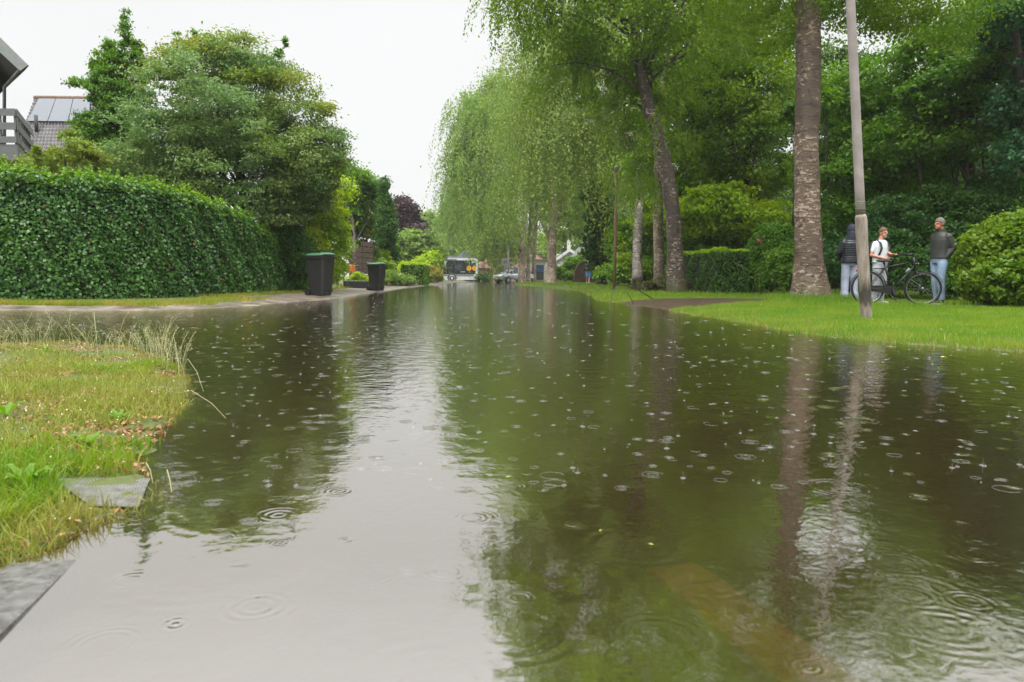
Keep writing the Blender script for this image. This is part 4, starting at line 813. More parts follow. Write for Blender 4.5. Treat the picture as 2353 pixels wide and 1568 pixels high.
# ------------------------------------------------------------------ poles, signs
m_pole, nt, b = mat('weathered_concrete_pole'); L = nt.links
g = N(nt, 'ShaderNodeTexCoord'); n1 = N(nt, 'ShaderNodeTexNoise', i_Scale=3, i_Detail=7, i_Roughness=.7); mp = N(nt, 'ShaderNodeMapping'); mp.inputs['Scale'].default_value = (5, 5, 1); L.new(g.outputs['Object'], mp.inputs[0]); L.new(mp.outputs[0], n1.inputs['Vector'])
cr = N(nt, 'ShaderNodeValToRGB'); e = cr.color_ramp.elements; e[0].position = .35; e[0].color = (.15, .115, .085, 1); e[1].position = .6; e[1].color = (.34, .29, .25, 1); L.new(n1.outputs['Fac'], cr.inputs[0])
sx = N(nt, 'ShaderNodeSeparateXYZ'); L.new(g.outputs['Object'], sx.inputs[0]); ad = N(nt, 'ShaderNodeMath', operation='MULTIPLY_ADD'); L.new(n1.outputs['Fac'], ad.inputs[0]); ad.inputs[1].default_value = .5; L.new(sx.outputs['Z'], ad.inputs[2])
mr = N(nt, 'ShaderNodeValToRGB'); e = mr.color_ramp.elements; e[0].position = .0; e[0].color = (0, 0, 0, 1); e[1].position = .85; e[1].color = (0, 0, 0, 1)
for p_, v in ((.42, .05), (.5, .85), (.62, .9)): x_ = e.new(p_); x_.color = (v, v, v, 1)
L.new(ad.outputs[0], mr.inputs[0]); mm = N(nt, 'ShaderNodeMix', data_type='RGBA'); L.new(mr.outputs[0], mm.inputs[0]); L.new(cr.outputs[0], mm.inputs[6]); mm.inputs[7].default_value = (.02, .016, .012, 1)  # dark band part way up the lower section, edges broken by noise
L.new(mm.outputs[2], b.inputs['Base Color']); b.inputs['Roughness'].default_value = .5
bp = N(nt, 'ShaderNodeBump'); bp.inputs['Distance'].default_value = .006; L.new(n1.outputs['Fac'], bp.inputs['Height']); L.new(bp.outputs[0], b.inputs['Normal'])
YP = 9.9
t = thing('street_pole', 'tall leaning grey street pole with thicker dark-banded lower section on the right lawn', 'pole', tuple(P(1991, 737, YP)))
o_ = P(1991, 737, YP)
def pp(lst): 
    pts, rad = pxpath(lst, YP); return [p - o_ for p in pts], rad
pts, rad = pp([(1991, 745, 25), (1991, 735, 25), (1986, 640, 25), (1981, 560, 25.5), (1979, 508, 26), (1978, 500, 25), (1977.5, 494, 21)])
MB().tube(pts, rad, n=24).build('base_section', m_pole, t, True)
pts, rad = pp([(1977.6, 496, 20.5), (1975, 440, 20.5), (1966, 240, 20), (1954, 0, 19.5), (1940, -300, 18), (1925, -620, 14)])
m_grey = simple('grey_pole_paint', (.30, .265, .245), .5, var=.18, scale=6, bump=.002, bscale=20)
MB().tube(pts, rad, n=24).build('upper_section', m_grey, t, True)
mb = MB()
for k in range(4): 
    c = P(1977.4 - .3 * k, 480 - k * 5, YP) - o_; mb.torus(c, 10.4 * YP / FPX, .004, 'z', 24, 6)
mb.build('ridge', m_grey, t, True)
YQ = 28; B = at(1412, YQ)
t = thing('lamp_post', 'slim brown post standing left of the black-and-white birch', 'pole', tuple(B)); hh_ = P(1412, 392, YQ).z - B.z
m_rust = simple('rusty_post', (.26, .16, .085), .6)
MB().tube([(0, 0, -.1), (0, 0, .6 * hh_), (0, 0, hh_)], [.062, .058, .035], n=12).build("pole", m_rust, t, True)
MB().torus((0, 0, (655 - 560) / 263 * hh_), .06, .022, 'z', 14, 6).build('collar', m_rust, t, True)
MB().ell((0, 0, hh_ + .08), (.1, .1, .1)).build('lamp_cap', m_grey, t, True)
m_white = simple('white_sign_face', (.66, .68, .68), .4, var=.1); m_galv = simple('galvanised_steel', (.42, .44, .44), .35, .6)
def post(label, px, Y, top, r, name='post', cat='post'):
    B = at(px, Y); t = thing(name, label, cat, tuple(B)); h_ = P(px, top, Y).z - B.z
    MB().tube([(0, 0, -.1), (0, 0, h_)], [r, r * .8], n=10).build('pole', m_galv, t, True); return t, h_
t, h_ = post('pale thin lamp post beside the silver car', 1167.5, 70, 560, .09, 'lamp_post', 'lamp post')
MB().box((-.9, -.03, h_ - .04), (.02, .03, h_ + .02)).box((-1.2, -.08, h_ - .06), (-.7, .08, h_ + .03), .02).build('lamp_head', m_galv, t)
post('thin grey post in front of the silver car', 1199 - 8, 68.5, 612, .05)
t, h_ = post('square white sign on a post left of the pale lamp post', 1160, 71, 594, .04, 'sign', 'sign')
k = 71 / FPX; MB().box((-8 * k, -.04, h_ - 17 * k), (8 * k, -.015, h_), .0).build('board', m_white, t)
mb = MB(); m_glyph = simple('grey_sign_print', (.30, .32, .33), .5)
mb.box((-3 * k, -.046, h_ - 13 * k), (-1 * k, -.041, h_ - 5 * k)).box((-1 * k, -.046, h_ - 9 * k), (3 * k, -.041, h_ - 7 * k)).box((2 * k, -.046, h_ - 13 * k), (4 * k, -.041, h_ - 4 * k)); mb.build('print', m_glyph, t)
t, h_ = post('bluish white street sign standing in front of the bus', 1017, 80, 599, .04, 'sign', 'sign')
k = 80 / FPX; MB().box((-10 * k, -.05, h_ - 16 * k), (8 * k, -.02, h_ - 1 * k)).build('board', simple('bluish_white', (.55, .62, .68), .4), t)
t, h_ = post('low sign with thin white plate beside the square hedge', 1735, 25, 598, .02, 'sign', 'sign')
k = 25 / FPX; MB().box((-16 * k, -.2, h_ - .01), (16 * k, .2, h_ + 5 * k), .01).build('board', m_white, t)
MB().box((-15 * k, -.18, h_ - 7 * k), (15 * k, .18, h_ - .012)).build('underside', simple('dark_blue_board', (.02, .04, .10), .4), t)
# ------------------------------------------------------------------ bins
m_bin = simple('dark_bin_plastic', (.013, .013, .015), .45, var=.25, scale=5, bump=.001, bscale=30, dirt=(.024, .023, .022))
m_lid = simple('green_bin_lid', (.045, .12, .07), .35, var=.25, scale=6)
m_tyre = simple('black_rubber', (.012, .012, .012), .6)
def wheelie_bin(label, px, Y, rz, kk=1.0):
    x = P(px, 660, Y).x; t = thing('wheelie_bin', label, 'bin', (x, Y, gz(x, Y)), rz, 'dark wheelie bins with green lids'); t.scale = (kk * .84, kk * .84, kk)
    mb = MB(); prof = [(.03, .205, .24, .0), (.06, .215, .25, .0), (.90, .265, .335, .0), (.93, .27, .34, .0), (.935, .295, .365, 0), (.985, .30, .37, 0), (.985, .28, .35, 0), (.90, .25, .32, 0)]
    vs = []
    for z, hx, hy, o_y in prof:
        r = .05
        for (sx_, sy_) in ((1, 1), (-1, 1), (-1, -1), (1, -1)):
            seq = [(hx - r, hy), (hx - .3 * r, hy - .3 * r), (hx, hy - r)]; seq = seq if sx_ * sy_ < 0 else seq[::-1]
            for (a, c_) in seq: vs.append((sx_ * a, sy_ * c_, z))
    n = 12; fs = [(i * n + j, i * n + (j + 1) % n, (i + 1) * n + (j + 1) % n, (i + 1) * n + j) for i in range(len(prof) - 1) for j in range(n)]
    fs.append(tuple(range(n))); mb.add(vs, fs)
    for xx in (-.13, 0, .13): mb.box((xx - .012, -.345, .12), (xx + .012, -.235, .14))
    mb.box((-.12, -.255, .02), (.12, -.2, .10))
    mb.build('body', m_bin, t, False)
    lid = MB(); vs = []; prof = [(.985, .315, .395), (1.01, .318, .40), (1.035, .29, .37), (1.065, .17, .23), (1.07, .02, .03)]
    for z, hx, hy in prof:
        for j in range(24):
            a = 2 * PI * j / 24; c_, s_ = math.cos(a), math.sin(a); q = (abs(c_) ** 5 + abs(s_) ** 5) ** (-1 / 5); vs.append((hx * c_ * q, hy * s_ * q - .01, z + .02 * (s_ < -.5)))
    fs = [(i * 24 + j, i * 24 + (j + 1) % 24, (i + 1) * 24 + (j + 1) % 24, (i + 1) * 24 + j) for i in range(4) for j in range(24)] + [tuple(range(23, -1, -1)), tuple(range(96, 120))]
    lid.add(vs, fs); lo = lid.build('lid', m_lid, t, True)
    MB().tube([(-.24, .42, .97), (.24, .42, .97)], .016, n=8).box((-.24, .34, .955), (-.2, .43, .985)).box((.2, .34, .955), (.24, .43, .985)).build('handle', m_bin, t)
    for s_ in (-1, 1):
        w = MB(); w.tube([(s_ * .235, .27, .10), (s_ * .285, .27, .10)], .10, n=22); w.tube([(s_ * .286, .27, .10), (s_ * .292, .27, .10)], .05, n=14); w.build('wheel', m_tyre, t)
    MB().tube([(-.23, .27, .10), (.23, .27, .10)], .012, n=8).build('axle', m_galv, t)
    return t
wheelie_bin('larger dark wheelie bin with green lid nearest the camera at the flood edge', 737, 19.2, math.radians(62), 1.04)
wheelie_bin('smaller dark wheelie bin further off beside the brown fence', 866, 27.6, math.radians(62), .99)
# ------------------------------------------------------------------ fence, orange pot, planter, utility box
m_fence = simple('brown_slats', (.115, .075, .058), .65, var=.25, scale=5)
t = thing('slatted_fence', 'brown horizontal slatted garden fence behind the bins', 'fence')
def slope(px, Y, z): p = P(px, 600, Y); return Vector((p.x, p.y, z))
A_, B2 = P(803, 600, 33), P(858, 600, 38)
zt0, zt1 = P(803, 550, 33).z, P(858, 556, 38).z
for i in range(8):
    f0, f1 = i / 8, (i + .86) / 8; mb = MB(); cut = A_.lerp(B2, .0 if i < 7 else .3)
    zb0, zb1 = .12 + (zt0 - .12) * f0, .12 + (zt0 - .12) * f1; zc0, zc1 = .12 + (zt1 - .12) * f0, .12 + (zt1 - .12) * f1
    a0 = A_.lerp(B2, [0, 0, 0, 0, 0, .12, .3, .45][i]); q = [0, 0, 0, 0, 0, .12, .3, .45][i]
    mb.prism([(a0.x, a0.y, zb0 + (zc0 - zb0) * q), (B2.x, B2.y, zc0), (B2.x, B2.y, zc1), (a0.x, a0.y, zb1 + (zc1 - zb1) * q)], (-.02, .03, 0)); mb.build('slat', m_fence, t)
for q in (0.02, .5, .97):
    p = A_.lerp(B2, q); MB().box((p.x - .06, p.y + .05, 0), (p.x + .02, p.y + .13, 2.1 if q > .3 else 1.4)).build('post', m_fence, t)
B = at(806, 31.5); k = 31.5 / FPX
t = thing('parked_bicycle', 'half hidden bicycle with orange bag leaning behind the hanging shrub', 'bicycle', tuple(B)); t.rotation_euler = (0, 0, .5)
MB().torus((.0, 0, .34), .32, .022, 'y', 28, 6).build('wheel', m_tyre, t, True)
MB().torus((1.0, 0, .34), .32, .022, 'y', 28, 6).build('wheel', m_tyre, t, True)
MB().tube([(0, 0, .34), (.42, 0, .32), (.85, 0, .85), (.32, 0, .8), (.42, 0, .32)], .018, n=6).tube([(1, 0, .34), (.83, 0, .95)], .018, n=6).tube([(0, 0, .34), (.32, 0, .8)], .012, n=6).build('frame', m_bin, t, True)
MB().tube([(.80, -.25, 1.08), (.83, 0, 1.02), (.80, .25, 1.08)], .014, n=6).build('handlebar', m_galv, t, True)
MB().ell((.29, 0, .9), (.13, .07, .04)).build('saddle', m_bin, t, True)
MB().box((-.18, -.2, .62), (.16, .1, .96), .04).build('bag', simple('orange_cloth', (.55, .14, .03), .6), t)
t = thing('planter', 'dark rectangular planter trough at the foot of the fence', 'planter', tuple(at(822, 30)))
MB().box((-.55, -.18, 0), (.45, .18, .30), .02).build('trough', m_bin, t); MB().box((-.52, -.15, .29), (.42, .15, .303)).build('soil', m_core, t)
t = thing('garden_wall', 'short white garden post and low kerb right of the second bin', 'wall', tuple(at(911, 40)))
MB().box((-.30, -.15, 0), (.25, .15, .62), .015).build('white_panel', m_white, t); MB().box((-.4, -.4, 0), (1.2, -.16, .10), .01).build('stone_edge', simple('stone_edge', (.25, .2, .14), .6), t)

# taller grass round the foot of the thick birch and the pole
bc = P(1860, 700, 17.0); pcx = P(1991, 737, YP)
def keepB(x, y): return (np.hypot(x - bc.x, (y - bc.y) * .8) < .95) & (np.hypot(x - bc.x, y - bc.y) > .42)
xy = scatter(9000, bc.x - 1.2, bc.x + 1.2, bc.y - 1.4, bc.y + .6, keepB); V, F = blades(xy, rng.uniform(.06, .26, len(xy)), .012, .4, 1)
tag(link('trunk_foot_grass', np_mesh('tf', V, F), gm_bright), 'taller grass tufts round the foot of the thick birch', 'grass', kind='stuff')
xy = scatter(5000, 5.2, 8.4, 13.2, 18.4, lambda x, y: (dline(x, y, pc) > 1.6)); V, F = blades(xy, rng.uniform(.06, .2, len(xy)), .012, .4, 1)
tag(link('path_edge_grass', np_mesh('pe', V, F), gm_bright), 'loose taller grass around the feet of the people', 'grass', kind='stuff')

xy = scatter(900, 1, 14, 6, 20, keepR, 1.3); cen = np.concatenate([xy, (ground(xy[:, 0], xy[:, 1]) + .045)[:, None]], 1)
tag(link('lawn_leaf_litter', leaf_mesh('lll', cen, .03, np.tile([0, 0, 1.], (len(cen), 1)), .5, .6), leafmat('lawn_litter', (.16, .09, .03), (.32, .26, .08))), 'fallen yellow and brown leaves dotted over the lawn', 'litter', kind='stuff')
# ------------------------------------------------------------------ buildings
m_brick, nt, b = mat('brown_brick'); L = nt.links; tc_ = N(nt, 'ShaderNodeTexCoord'); mp = N(nt, 'ShaderNodeMapping'); mp.inputs['Rotation'].default_value = (PI / 2, 0, 0); br = N(nt, 'ShaderNodeTexBrick', i_Scale=1.0)
br.inputs['Brick Width'].default_value = .22; br.inputs['Row Height'].default_value = .065; br.inputs['Mortar Size'].default_value = .008
br.inputs['Color1'].default_value = (.16, .07, .045, 1); br.inputs['Color2'].default_value = (.10, .05, .035, 1); br.inputs['Mortar'].default_value = (.2, .18, .15, 1)
L.new(tc_.outputs['Object'], mp.inputs[0]); L.new(mp.outputs[0], br.inputs['Vector']); L.new(br.outputs[0], b.inputs['Base Color']); b.inputs['Roughness'].default_value = .8
m_trim = simple('grey_painted_wood', (.13, .135, .135), .5, var=.12); m_trim2 = simple('pale_grey_board', (.24, .26, .25), .5, var=.1); m_dkroof = simple('dark_roof', (.05, .05, .055), .6)
m_glass = simple('window_glass', (.03, .035, .04), .05, spec=1.0); m_zinc = simple('zinc_pipe', (.20, .21, .22), .35, .7)
YH = 20.5; kk = YH / FPX
t = thing('house', 'brick house with grey balcony and pale bargeboard at the left edge', 'house')
w1 = P(8, 500, YH + .9); x1 = w1.x
BK = Vector((-8.5, 9, 0))
MB().prism([(x1 - 9, YH + .9, 0), (x1, YH + .9, 0), (x1, YH + .9, 6.6), (x1 - 4.6, YH + .9, 10.6), (x1 - 9, YH + .9, 10.6)], BK).build('wall', m_brick, t)
def pz(px, py, Y=YH): return P(px, py, Y)
a, b2, c_, d_ = pz(-260, -170), pz(64, 150), pz(46, 163), pz(-260, -118)
mb = MB(); mb.prism([a, b2, c_, d_], (0, .04, 0)); mb.build('bargeboard', m_trim2, t)
mb = MB(); mb.prism([a + Vector((0, .05, 0)), b2 + Vector((0, .05, 0)), b2 + Vector((-.12, .05, -.13)), a + Vector((-.12, .05, -.13))], BK); mb.build('roof', m_dkroof, t)
mb = MB(); mb.tube([pz(50, 156, YH + .3), pz(20, 190, YH + .85), pz(10, 200, YH + .95), pz(10, 700, YH + .95)], .045, n=10); mb.build('downpipe', m_zinc, t, True)
mb = MB(); mb.tube([pz(58, 150, YH + .1), pz(58, 150, YH + .1) + BK], .07, n=8); mb.build('gutter', m_zinc, t, True)
zt = P(0, 250, YH).z; c0 = P(36, 250, YH)
Ye = YH * (639 - 250) / (639 - 300)
far = P(74, 300, Ye); far.z = zt
# balcony: slab, posts, boards
pl = [Vector((c0.x - 5, YH, 0)), Vector((c0.x, YH, 0)), Vector((far.x, far.y, 0))]
zs_ = P(0, 332, YH).z
mb = MB(); mb.prism([Vector((c0.x - 5, YH, zs_)), Vector((c0.x, YH, zs_)), Vector((far.x, far.y, zs_)), Vector((far.x - 5, far.y, zs_))], (0, 0, -.42)); mb.build('balcony_slab', m_trim, t)
for i, (zo, hgt) in enumerate([(0, .19), (.37, .19), (.74, .17)]):
    for (p, q) in ((pl[0], pl[1]), (pl[1], pl[2])):
        d = (q - p).normalized(); n = Vector((d.y, -d.x, 0)) * .03
        MB().prism([p + n + Vector((0, 0, zt - zo)), q + n + Vector((0, 0, zt - zo)), q + n + Vector((0, 0, zt - zo - hgt)), p + n + Vector((0, 0, zt - zo - hgt))], -n * .8).build('rail_board', m_trim, t)
for (p, q, n_) in ((pl[0], pl[1], 9), (pl[1], pl[2], 6)):
    for i in range(n_):
        r = p.lerp(q, i / n_ + .02); d = (q - p).normalized(); n = Vector((-d.y, d.x, 0)) * .03
        r = r + n; MB().box((r.x - .025, r.y - .025, zs_), (r.x + .025, r.y + .025, zt - .02)).build('baluster', m_trim, t)
# house with solar panels behind
m_tile, nt, b = mat('clay_grey_tiles'); b.inputs['Roughness'].default_value = .45; L = nt.links
tcn = N(nt, 'ShaderNodeTexCoord'); nn = N(nt, 'ShaderNodeTexNoise', i_Scale=3, i_Detail=5); L.new(tcn.outputs['Object'], nn.inputs['Vector']); cr = N(nt, 'ShaderNodeValToRGB'); e = cr.color_ramp.elements
e[0].position = .35; e[0].color = (.055, .052, .055, 1); e[1].position = .65; e[1].color = (.13, .12, .125, 1); L.new(nn.outputs['Fac'], cr.inputs[0]); L.new(cr.outputs[0], b.inputs['Base Color'])
YB = 42; R0 = P(80, 228, YB); R1 = Vector((R0.x + 5.5, YB, R0.z)); ez = P(60, 360, YB - 4).z; E0 = Vector((P(30, 340, YB - 4).x, YB - 4, ez)); E1 = Vector((E0.x + 7.5, YB - 4, ez))
t = thing('house', 'house with wavy grey tile roof and solar panels left of the spiky tree', 'house')
nx, ny = 300, 120; U, Vv = np.meshgrid(np.linspace(0, 1, nx), np.linspace(0, 1, ny)); A_ = np.array(R0); Bv = np.array(R1); Cv = np.array(E1); Dv = np.array(E0)
Pn = (A_ * (1 - U)[..., None] + Bv * U[..., None]) * (1 - Vv)[..., None] + (Dv * (1 - U)[..., None] + Cv * U[..., None]) * Vv[..., None]
nrm = np.cross(Bv - A_, Dv - A_); nrm = -nrm / np.linalg.norm(nrm); nrm = nrm if nrm[2] > 0 else -nrm
Pn = Pn + nrm * (.06 * np.abs(np.sin(U * PI * 38)) + .09 * ((Vv * 17) % 1))[..., None]
i = np.arange((ny - 1) * nx).reshape(ny - 1, nx)[:, :-1].ravel(); link('roof', np_mesh('roof', Pn.reshape(-1, 3), np.stack([i, i + 1, i + nx + 1, i + nx], 1)), m_tile, t)
mb = MB(); mb.tube([R0 + Vector((0, 0, .05)), R1 + Vector((0, 0, .05))], .14, n=8); mb.build('ridge_tiles', simple('mossy_ridge', (.16, .10, .06), .7, var=.4), t, True)
mb = MB(); mb.box((E0.x + .3, YB - 3.7, 0), (E1.x - .3, YB + 4, ez)); mb.build('wall', m_brick, t)
mb = MB(); mb.prism([R0, E0, Vector((E0.x, YB + 4, ez))], (.1, 0, 0)); mb.build('gable', m_brick, t)
m_pv = simple('solar_panel_glass', (.10, .115, .14), .3, spec=.4, var=.05)
def onroof(u, v, h_): p = (A_ * (1 - u) + Bv * u) * (1 - v) + (Dv * (1 - u) + Cv * u) * v + nrm * h_; return Vector(p)
for k_ in range(3):
    u0, u1 = .03 + k_ * .17, .03 + k_ * .17 + .164; mb = MB(); mb.prism([onroof(u0 + .035, .05, .20), onroof(u1 + .035, .05, .20), onroof(u1, .46, .20), onroof(u0, .46, .20)], tuple(-nrm * .05)); mb.build('solar_panel', m_pv, t)
mb = MB(); p = onroof(.12, .62, .1); mb.tube([p, p + Vector((0, 0, .85))], .09, n=10); mb.build('vent_pipe', m_dkroof, t, True)
# far houses
m_redr = simple('red_roof_tiles', (.13, .045, .032), .6); m_grr = simple('grey_roof_tiles', (.16, .17, .19), .5); m_redb = simple('red_brickwork', (.20, .085, .055), .8, var=.2, scale=20); m_wht = simple('white_boards', (.72, .70, .66), .5)
def gable_house(label, px, Y, w, eave, ridge, depth, mr_, wallm, trim=m_wht, shift=0):
    x = P(px, 640, Y).x; t = thing('house', label, 'house', (x, Y, 0)); h = w / 2
    MB().box((-h, 0, 0), (h, depth, eave)).build('wall', wallm, t)
    MB().prism([(-h, -.002, eave), (h, -.002, eave), (0, -.002, ridge)], (0, .3, 0)).build('gable', wallm, t)
    mb = MB()
    for s_ in (-1, 1): mb.prism([(s_ * (h + .4), -.35, eave - .3), (0, -.35, ridge + .15), (0, -.35, ridge), (s_ * (h + .4), -.35, eave - .45)], (0, depth + .6, 0))
    mb.build('roof', mr_, t)
    for s_ in (-1, 1): MB().prism([(s_ * (h + .42), -.42, eave - .28), (s_ * .0, -.42, ridge + .17), (s_ * .0, -.42, ridge - .25), (s_ * (h + .42), -.42, eave - .70)], (0, .06, 0)).build('bargeboard', trim, t)
    for xx in (-h * .45, h * .45):
        f = MB().box((xx - .6, -.05, 1.0), (xx + .6, .02, 2.1)).build('window', trim, t); MB().box((xx - .5, -.07, 1.1), (xx + .5, -.052, 2.0)).build('pane', m_glass, f)
    return t
t = gable_house('house with grey roof, white trimmed gable and red bricks right of the thick birch', 1340, 95, 5.6, 1.7, 4.6, 9, m_grr, m_redb)
t = gable_house('low house with slate grey roof and tall white chimney', 1308, 100, 6.5, 2.2, 4.3, 9, m_grr, m_wht)
MB().box((-.25, 1, 3.5), (.2, 1.5, 6.0)).build('chimney', m_wht, t); MB().box((-.6, .8, 6.0), (.6, 1.7, 6.3)).build('chimney_cap', m_wht, t)
t = thing('house', 'red roofed bungalow behind the silver car', 'house', (P(1185, 640, 112).x, 112, 0))
MB().box((-6, 0, 0), (5.5, 8, 2.0)).build('wall', m_redb, t); MB().prism([(-6.4, -.4, 1.9), (6, -.4, 1.9), (3.4, 3.5, 3.9), (-3.4, 3.5, 3.9)], (0, .1, .12)).prism([(6, -.4, 1.9), (6, 8, 1.9), (3.4, 3.5, 4.4)], (0, 0, .1)).build('roof', m_redr, t)
MB().prism([(2.0, -.8, 3.9), (3.9, -.8, 1.7), (4.5, -.8, 1.7), (2.2, -.8, 4.3)], (0, .1, 0)).build('bargeboard', m_wht, t)
t = thing('shed', 'small grey-topped shed with blue and dark door between far birch trunks', 'shed', (P(1238, 640, 76).x, 76, 0))
MB().box((-.85, 0, .2), (.75, 2, 2.3)).build('wall', m_wht, t); MB().box((-.45, -.06, .3), (.5, -.002, 1.15)).build('door', simple('dark_door', (.05, .05, .07), .5), t)
MB().box((-.45, -.06, 1.2), (.5, -.002, 1.85)).build('blue_panel', simple('blue_panel', (.06, .12, .26), .4), t); MB().box((-.95, -.2, 2.3), (.85, 2.1, 2.42)).build('roof', m_galv, t)
t = thing('hedge_arch', 'dark rounded brown arch for the hedge hole behind the far pedestrian', 'arch', tuple(at(1346, 60)))
mb = MB(); n = 16; k = 60 / FPX; pr = [(26 * k * math.cos(PI * i / n), 0, 50 * k * math.sin(PI * i / n) ** .7) for i in range(n + 1)]; mb.prism(pr, (0, 1.5, 0)); mb.build('shell', simple('dark_brown_arch', (.08, .045, .03), .8, var=.3, scale=4), t)  # solid dark brown arch added for the dark hole in the hedge
# ------------------------------------------------------------------ bus
m_bw = simple('white_bus_paint', (.68, .70, .72), .25, var=.05, scale=2); m_bg = simple('grey_bus_panel', (.20, .21, .23), .3); m_bd = simple('tinted_bus_glass', (.022, .027, .032), .08, spec=.8); m_or = simple('orange_disc', (.85, .36, .01), .5, var=.08)
YBu = 92; kb = YBu / FPX; t = thing('bus', 'white and dark single-decker bus crossing the flooded end of the street', 'bus', (P(1097, 640, YBu).x, YBu, -.10))
Lb = 12.2; z_ = lambda py: (648 - py) * kb
# rounded rear corner outline in x-z, extruded in y
def outline(x0, x1, z0, z1, r):
    pts = [(x0, z0), (x1, z0)]
    for i in range(7):
        a = PI / 2 * i / 6; pts.append((x1 - r + r * math.cos(a), z1 - r + r * math.sin(a)))
    for i in range(7):
        a = PI / 2 + PI / 2 * i / 6; pts.append((x0 + r + r * math.cos(a), z1 - r + r * math.sin(a)))
    return [(x, 0, z) for x, z in pts]
MB().prism(outline(-Lb, 0, .28, 2.95, .32), (0, 2.5, 0)).build('body', m_bw, t)
MB().prism([(x + 0, -.012, z) for x, _, z in outline(-Lb + .1, -.22, .98, 2.68, .10)], (0, .011, 0)).build('window_band', m_bd, t)
MB().box((-Lb + .2, -.02, .72), (-.45, -.002, .965)).build('side_panel', m_bg, t)
MB().box((-4.6, -.02, 2.70), (-2.55, -.003, 2.86)).build('roof_edge_panel', m_bg, t)
mb = MB(); mb.prism([(-8.5, .25, 2.94), (-.6, .25, 2.94), (-.75, .25, 3.12), (-2.6, .25, 3.16), (-3.8, .25, 3.25), (-8.5, .25, 3.25)], (0, 2.0, 0)); mb.build('roof_pod', m_bg, t)
mb = MB(); mb.prism([(-2.55, .4, 3.14), (-1.15, .4, 3.12), (-1.2, .4, 3.75), (-1.75, .4, 3.8), (-1.95, .4, 3.7)], (0, 1.6, 0)); mb.build('charging_unit', m_bg, t)
for xx, r in ((-1.05, .32), (-.36, .30)):
    mb = MB(); m_ = 26; pts = [(xx + r * math.cos(2 * PI * i / m_), -.016, 1.72 + r * math.sin(2 * PI * i / m_)) for i in range(m_)]
    pts = [(min(p[0], -.235), p[1], p[2]) for p in pts]; mb.prism(pts, (0, .003, 0)); mb.build('orange_disc', m_or, t)
mb = MB(); mb.box((-1.22, -.020, 1.70), (-.88, -.0165, 1.735)).box((-.50, -.020, 1.70), (-.27, -.0165, 1.735)); mb.build('disc_print', simple('dark_orange_print', (.35, .12, .01), .5), t)
MB().box((-.72, -.02, 2.42), (-.28, -.0125, 2.56)).build('destination_display', m_white, t)
MB().box((-2.1, -.02, 1.24), (-1.5, -.0125, 1.29)).build('side_lettering', m_white, t)
MB().box((-3.3, -.02, 1.35), (-1.85, -.0125, 2.3)).build('window_pane', m_glass, t)
MB().box((-4.9, -.02, 1.35), (-3.4, -.0125, 2.3)).build('window_pane', m_glass, t)
for xx in (-3.15, -8.9):
    w = MB().tube([(xx, -.01, .42), (xx, .30, .42)], .50, n=30).build('wheel', m_tyre, t, False)
    MB().torus((xx, -.03, .42), .36, .05, 'y', 26, 6).tube([(xx, -.05, .42), (xx, 0, .42)], .17, n=14).build('rim', m_galv, w, True)
    MB().torus((xx, -.004, .42), .56, .05, 'y', 26, 6, 0, PI).build('wheel_arch', m_bd, t, True)
for xx in (-4.0, -2.4, -.9): MB().ell((xx, -.02, .62), (.07, .03, .05), 10, 6).build('marker_light', simple('amber_lens', (.8, .5, .2), .3), t, True)
# ------------------------------------------------------------------ car
m_sil = simple('silver_car_paint', (.42, .47, .49), .22, .55, var=.05); Yc = 71
t = thing('parked_car', 'silver hatchback parked beyond the lawn beside the pale lamp post', 'car', (P(1180, 640, Yc).x, Yc, -.02), math.radians(38))
# canonical: nose towards -x, width along y
sec = [(-2.0, .62, .45, .60), (-1.95, .72, .38, .72), (-1.6, .80, .30, .84), (-.95, .84, .28, .94), (-.3, .85, .26, .96), (.6, .85, .26, .98), (1.4, .84, .28, 1.0), (1.85, .80, .34, .96), (1.95, .70, .45, .85)]
mb = MB(); vs = []
for x_, hw, z0, z1 in sec:
    for (a, c_) in ((-1, 0), (-1.0, .35), (-.98, .75), (-.86, 1), (0, 1.04), (.86, 1), (.98, .75), (1, .35), (1, 0), (0, -.02)): vs.append((x_, a * hw, z0 + (z1 - z0) * c_))
fs = [(i * 10 + j, i * 10 + (j + 1) % 10, (i + 1) * 10 + (j + 1) % 10, (i + 1) * 10 + j) for i in range(8) for j in range(10)] + [tuple(range(9, -1, -1)), tuple(range(80, 90))]
mb.add(vs, fs).build('body', m_sil, t, True)
mb = MB(); vs = []
for x_, hb, ht, zt_ in [(-.95, .74, .72, .93), (-.28, .76, .60, 1.40), (.5, .76, .60, 1.47), (1.3, .75, .60, 1.42), (1.8, .74, .66, 1.0)]:
    vs += [(x_, -hb, .93), (x_, -ht, zt_), (x_, ht, zt_), (x_, hb, .93)]
fs = [(i * 4 + j, i * 4 + (j + 1) % 4, (i + 1) * 4 + (j + 1) % 4, (i + 1) * 4 + j) for i in range(4) for j in range(4)]
mb.add(vs, fs).build('windows', m_bd, t)
MB().prism([(-.34, -.6, 1.41), (.5, -.61, 1.485), (1.34, -.61, 1.43), (1.34, .61, 1.43), (.5, .61, 1.485), (-.34, .6, 1.41)], (0, 0, .03)).build('roof', m_sil, t)
for s_ in (-1, 1):
    for xx in (-1.28, 1.22):
        w = MB().tube([(xx, s_ * .68, .31), (xx, s_ * .87, .31)], .31, n=22).build('wheel', m_tyre, t); MB().tube([(xx, s_ * .865, .31), (xx, s_ * .88, .31)], .19, n=14).build('rim', m_galv, w)
    MB().ell((-1.88, s_ * .58, .68), (.12, .16, .08), 10, 6).build('headlight', m_white, t, True); MB().ell((-.75, s_ * .92, .98), (.08, .1, .07), 8, 6).build('mirror', m_sil, t, True)
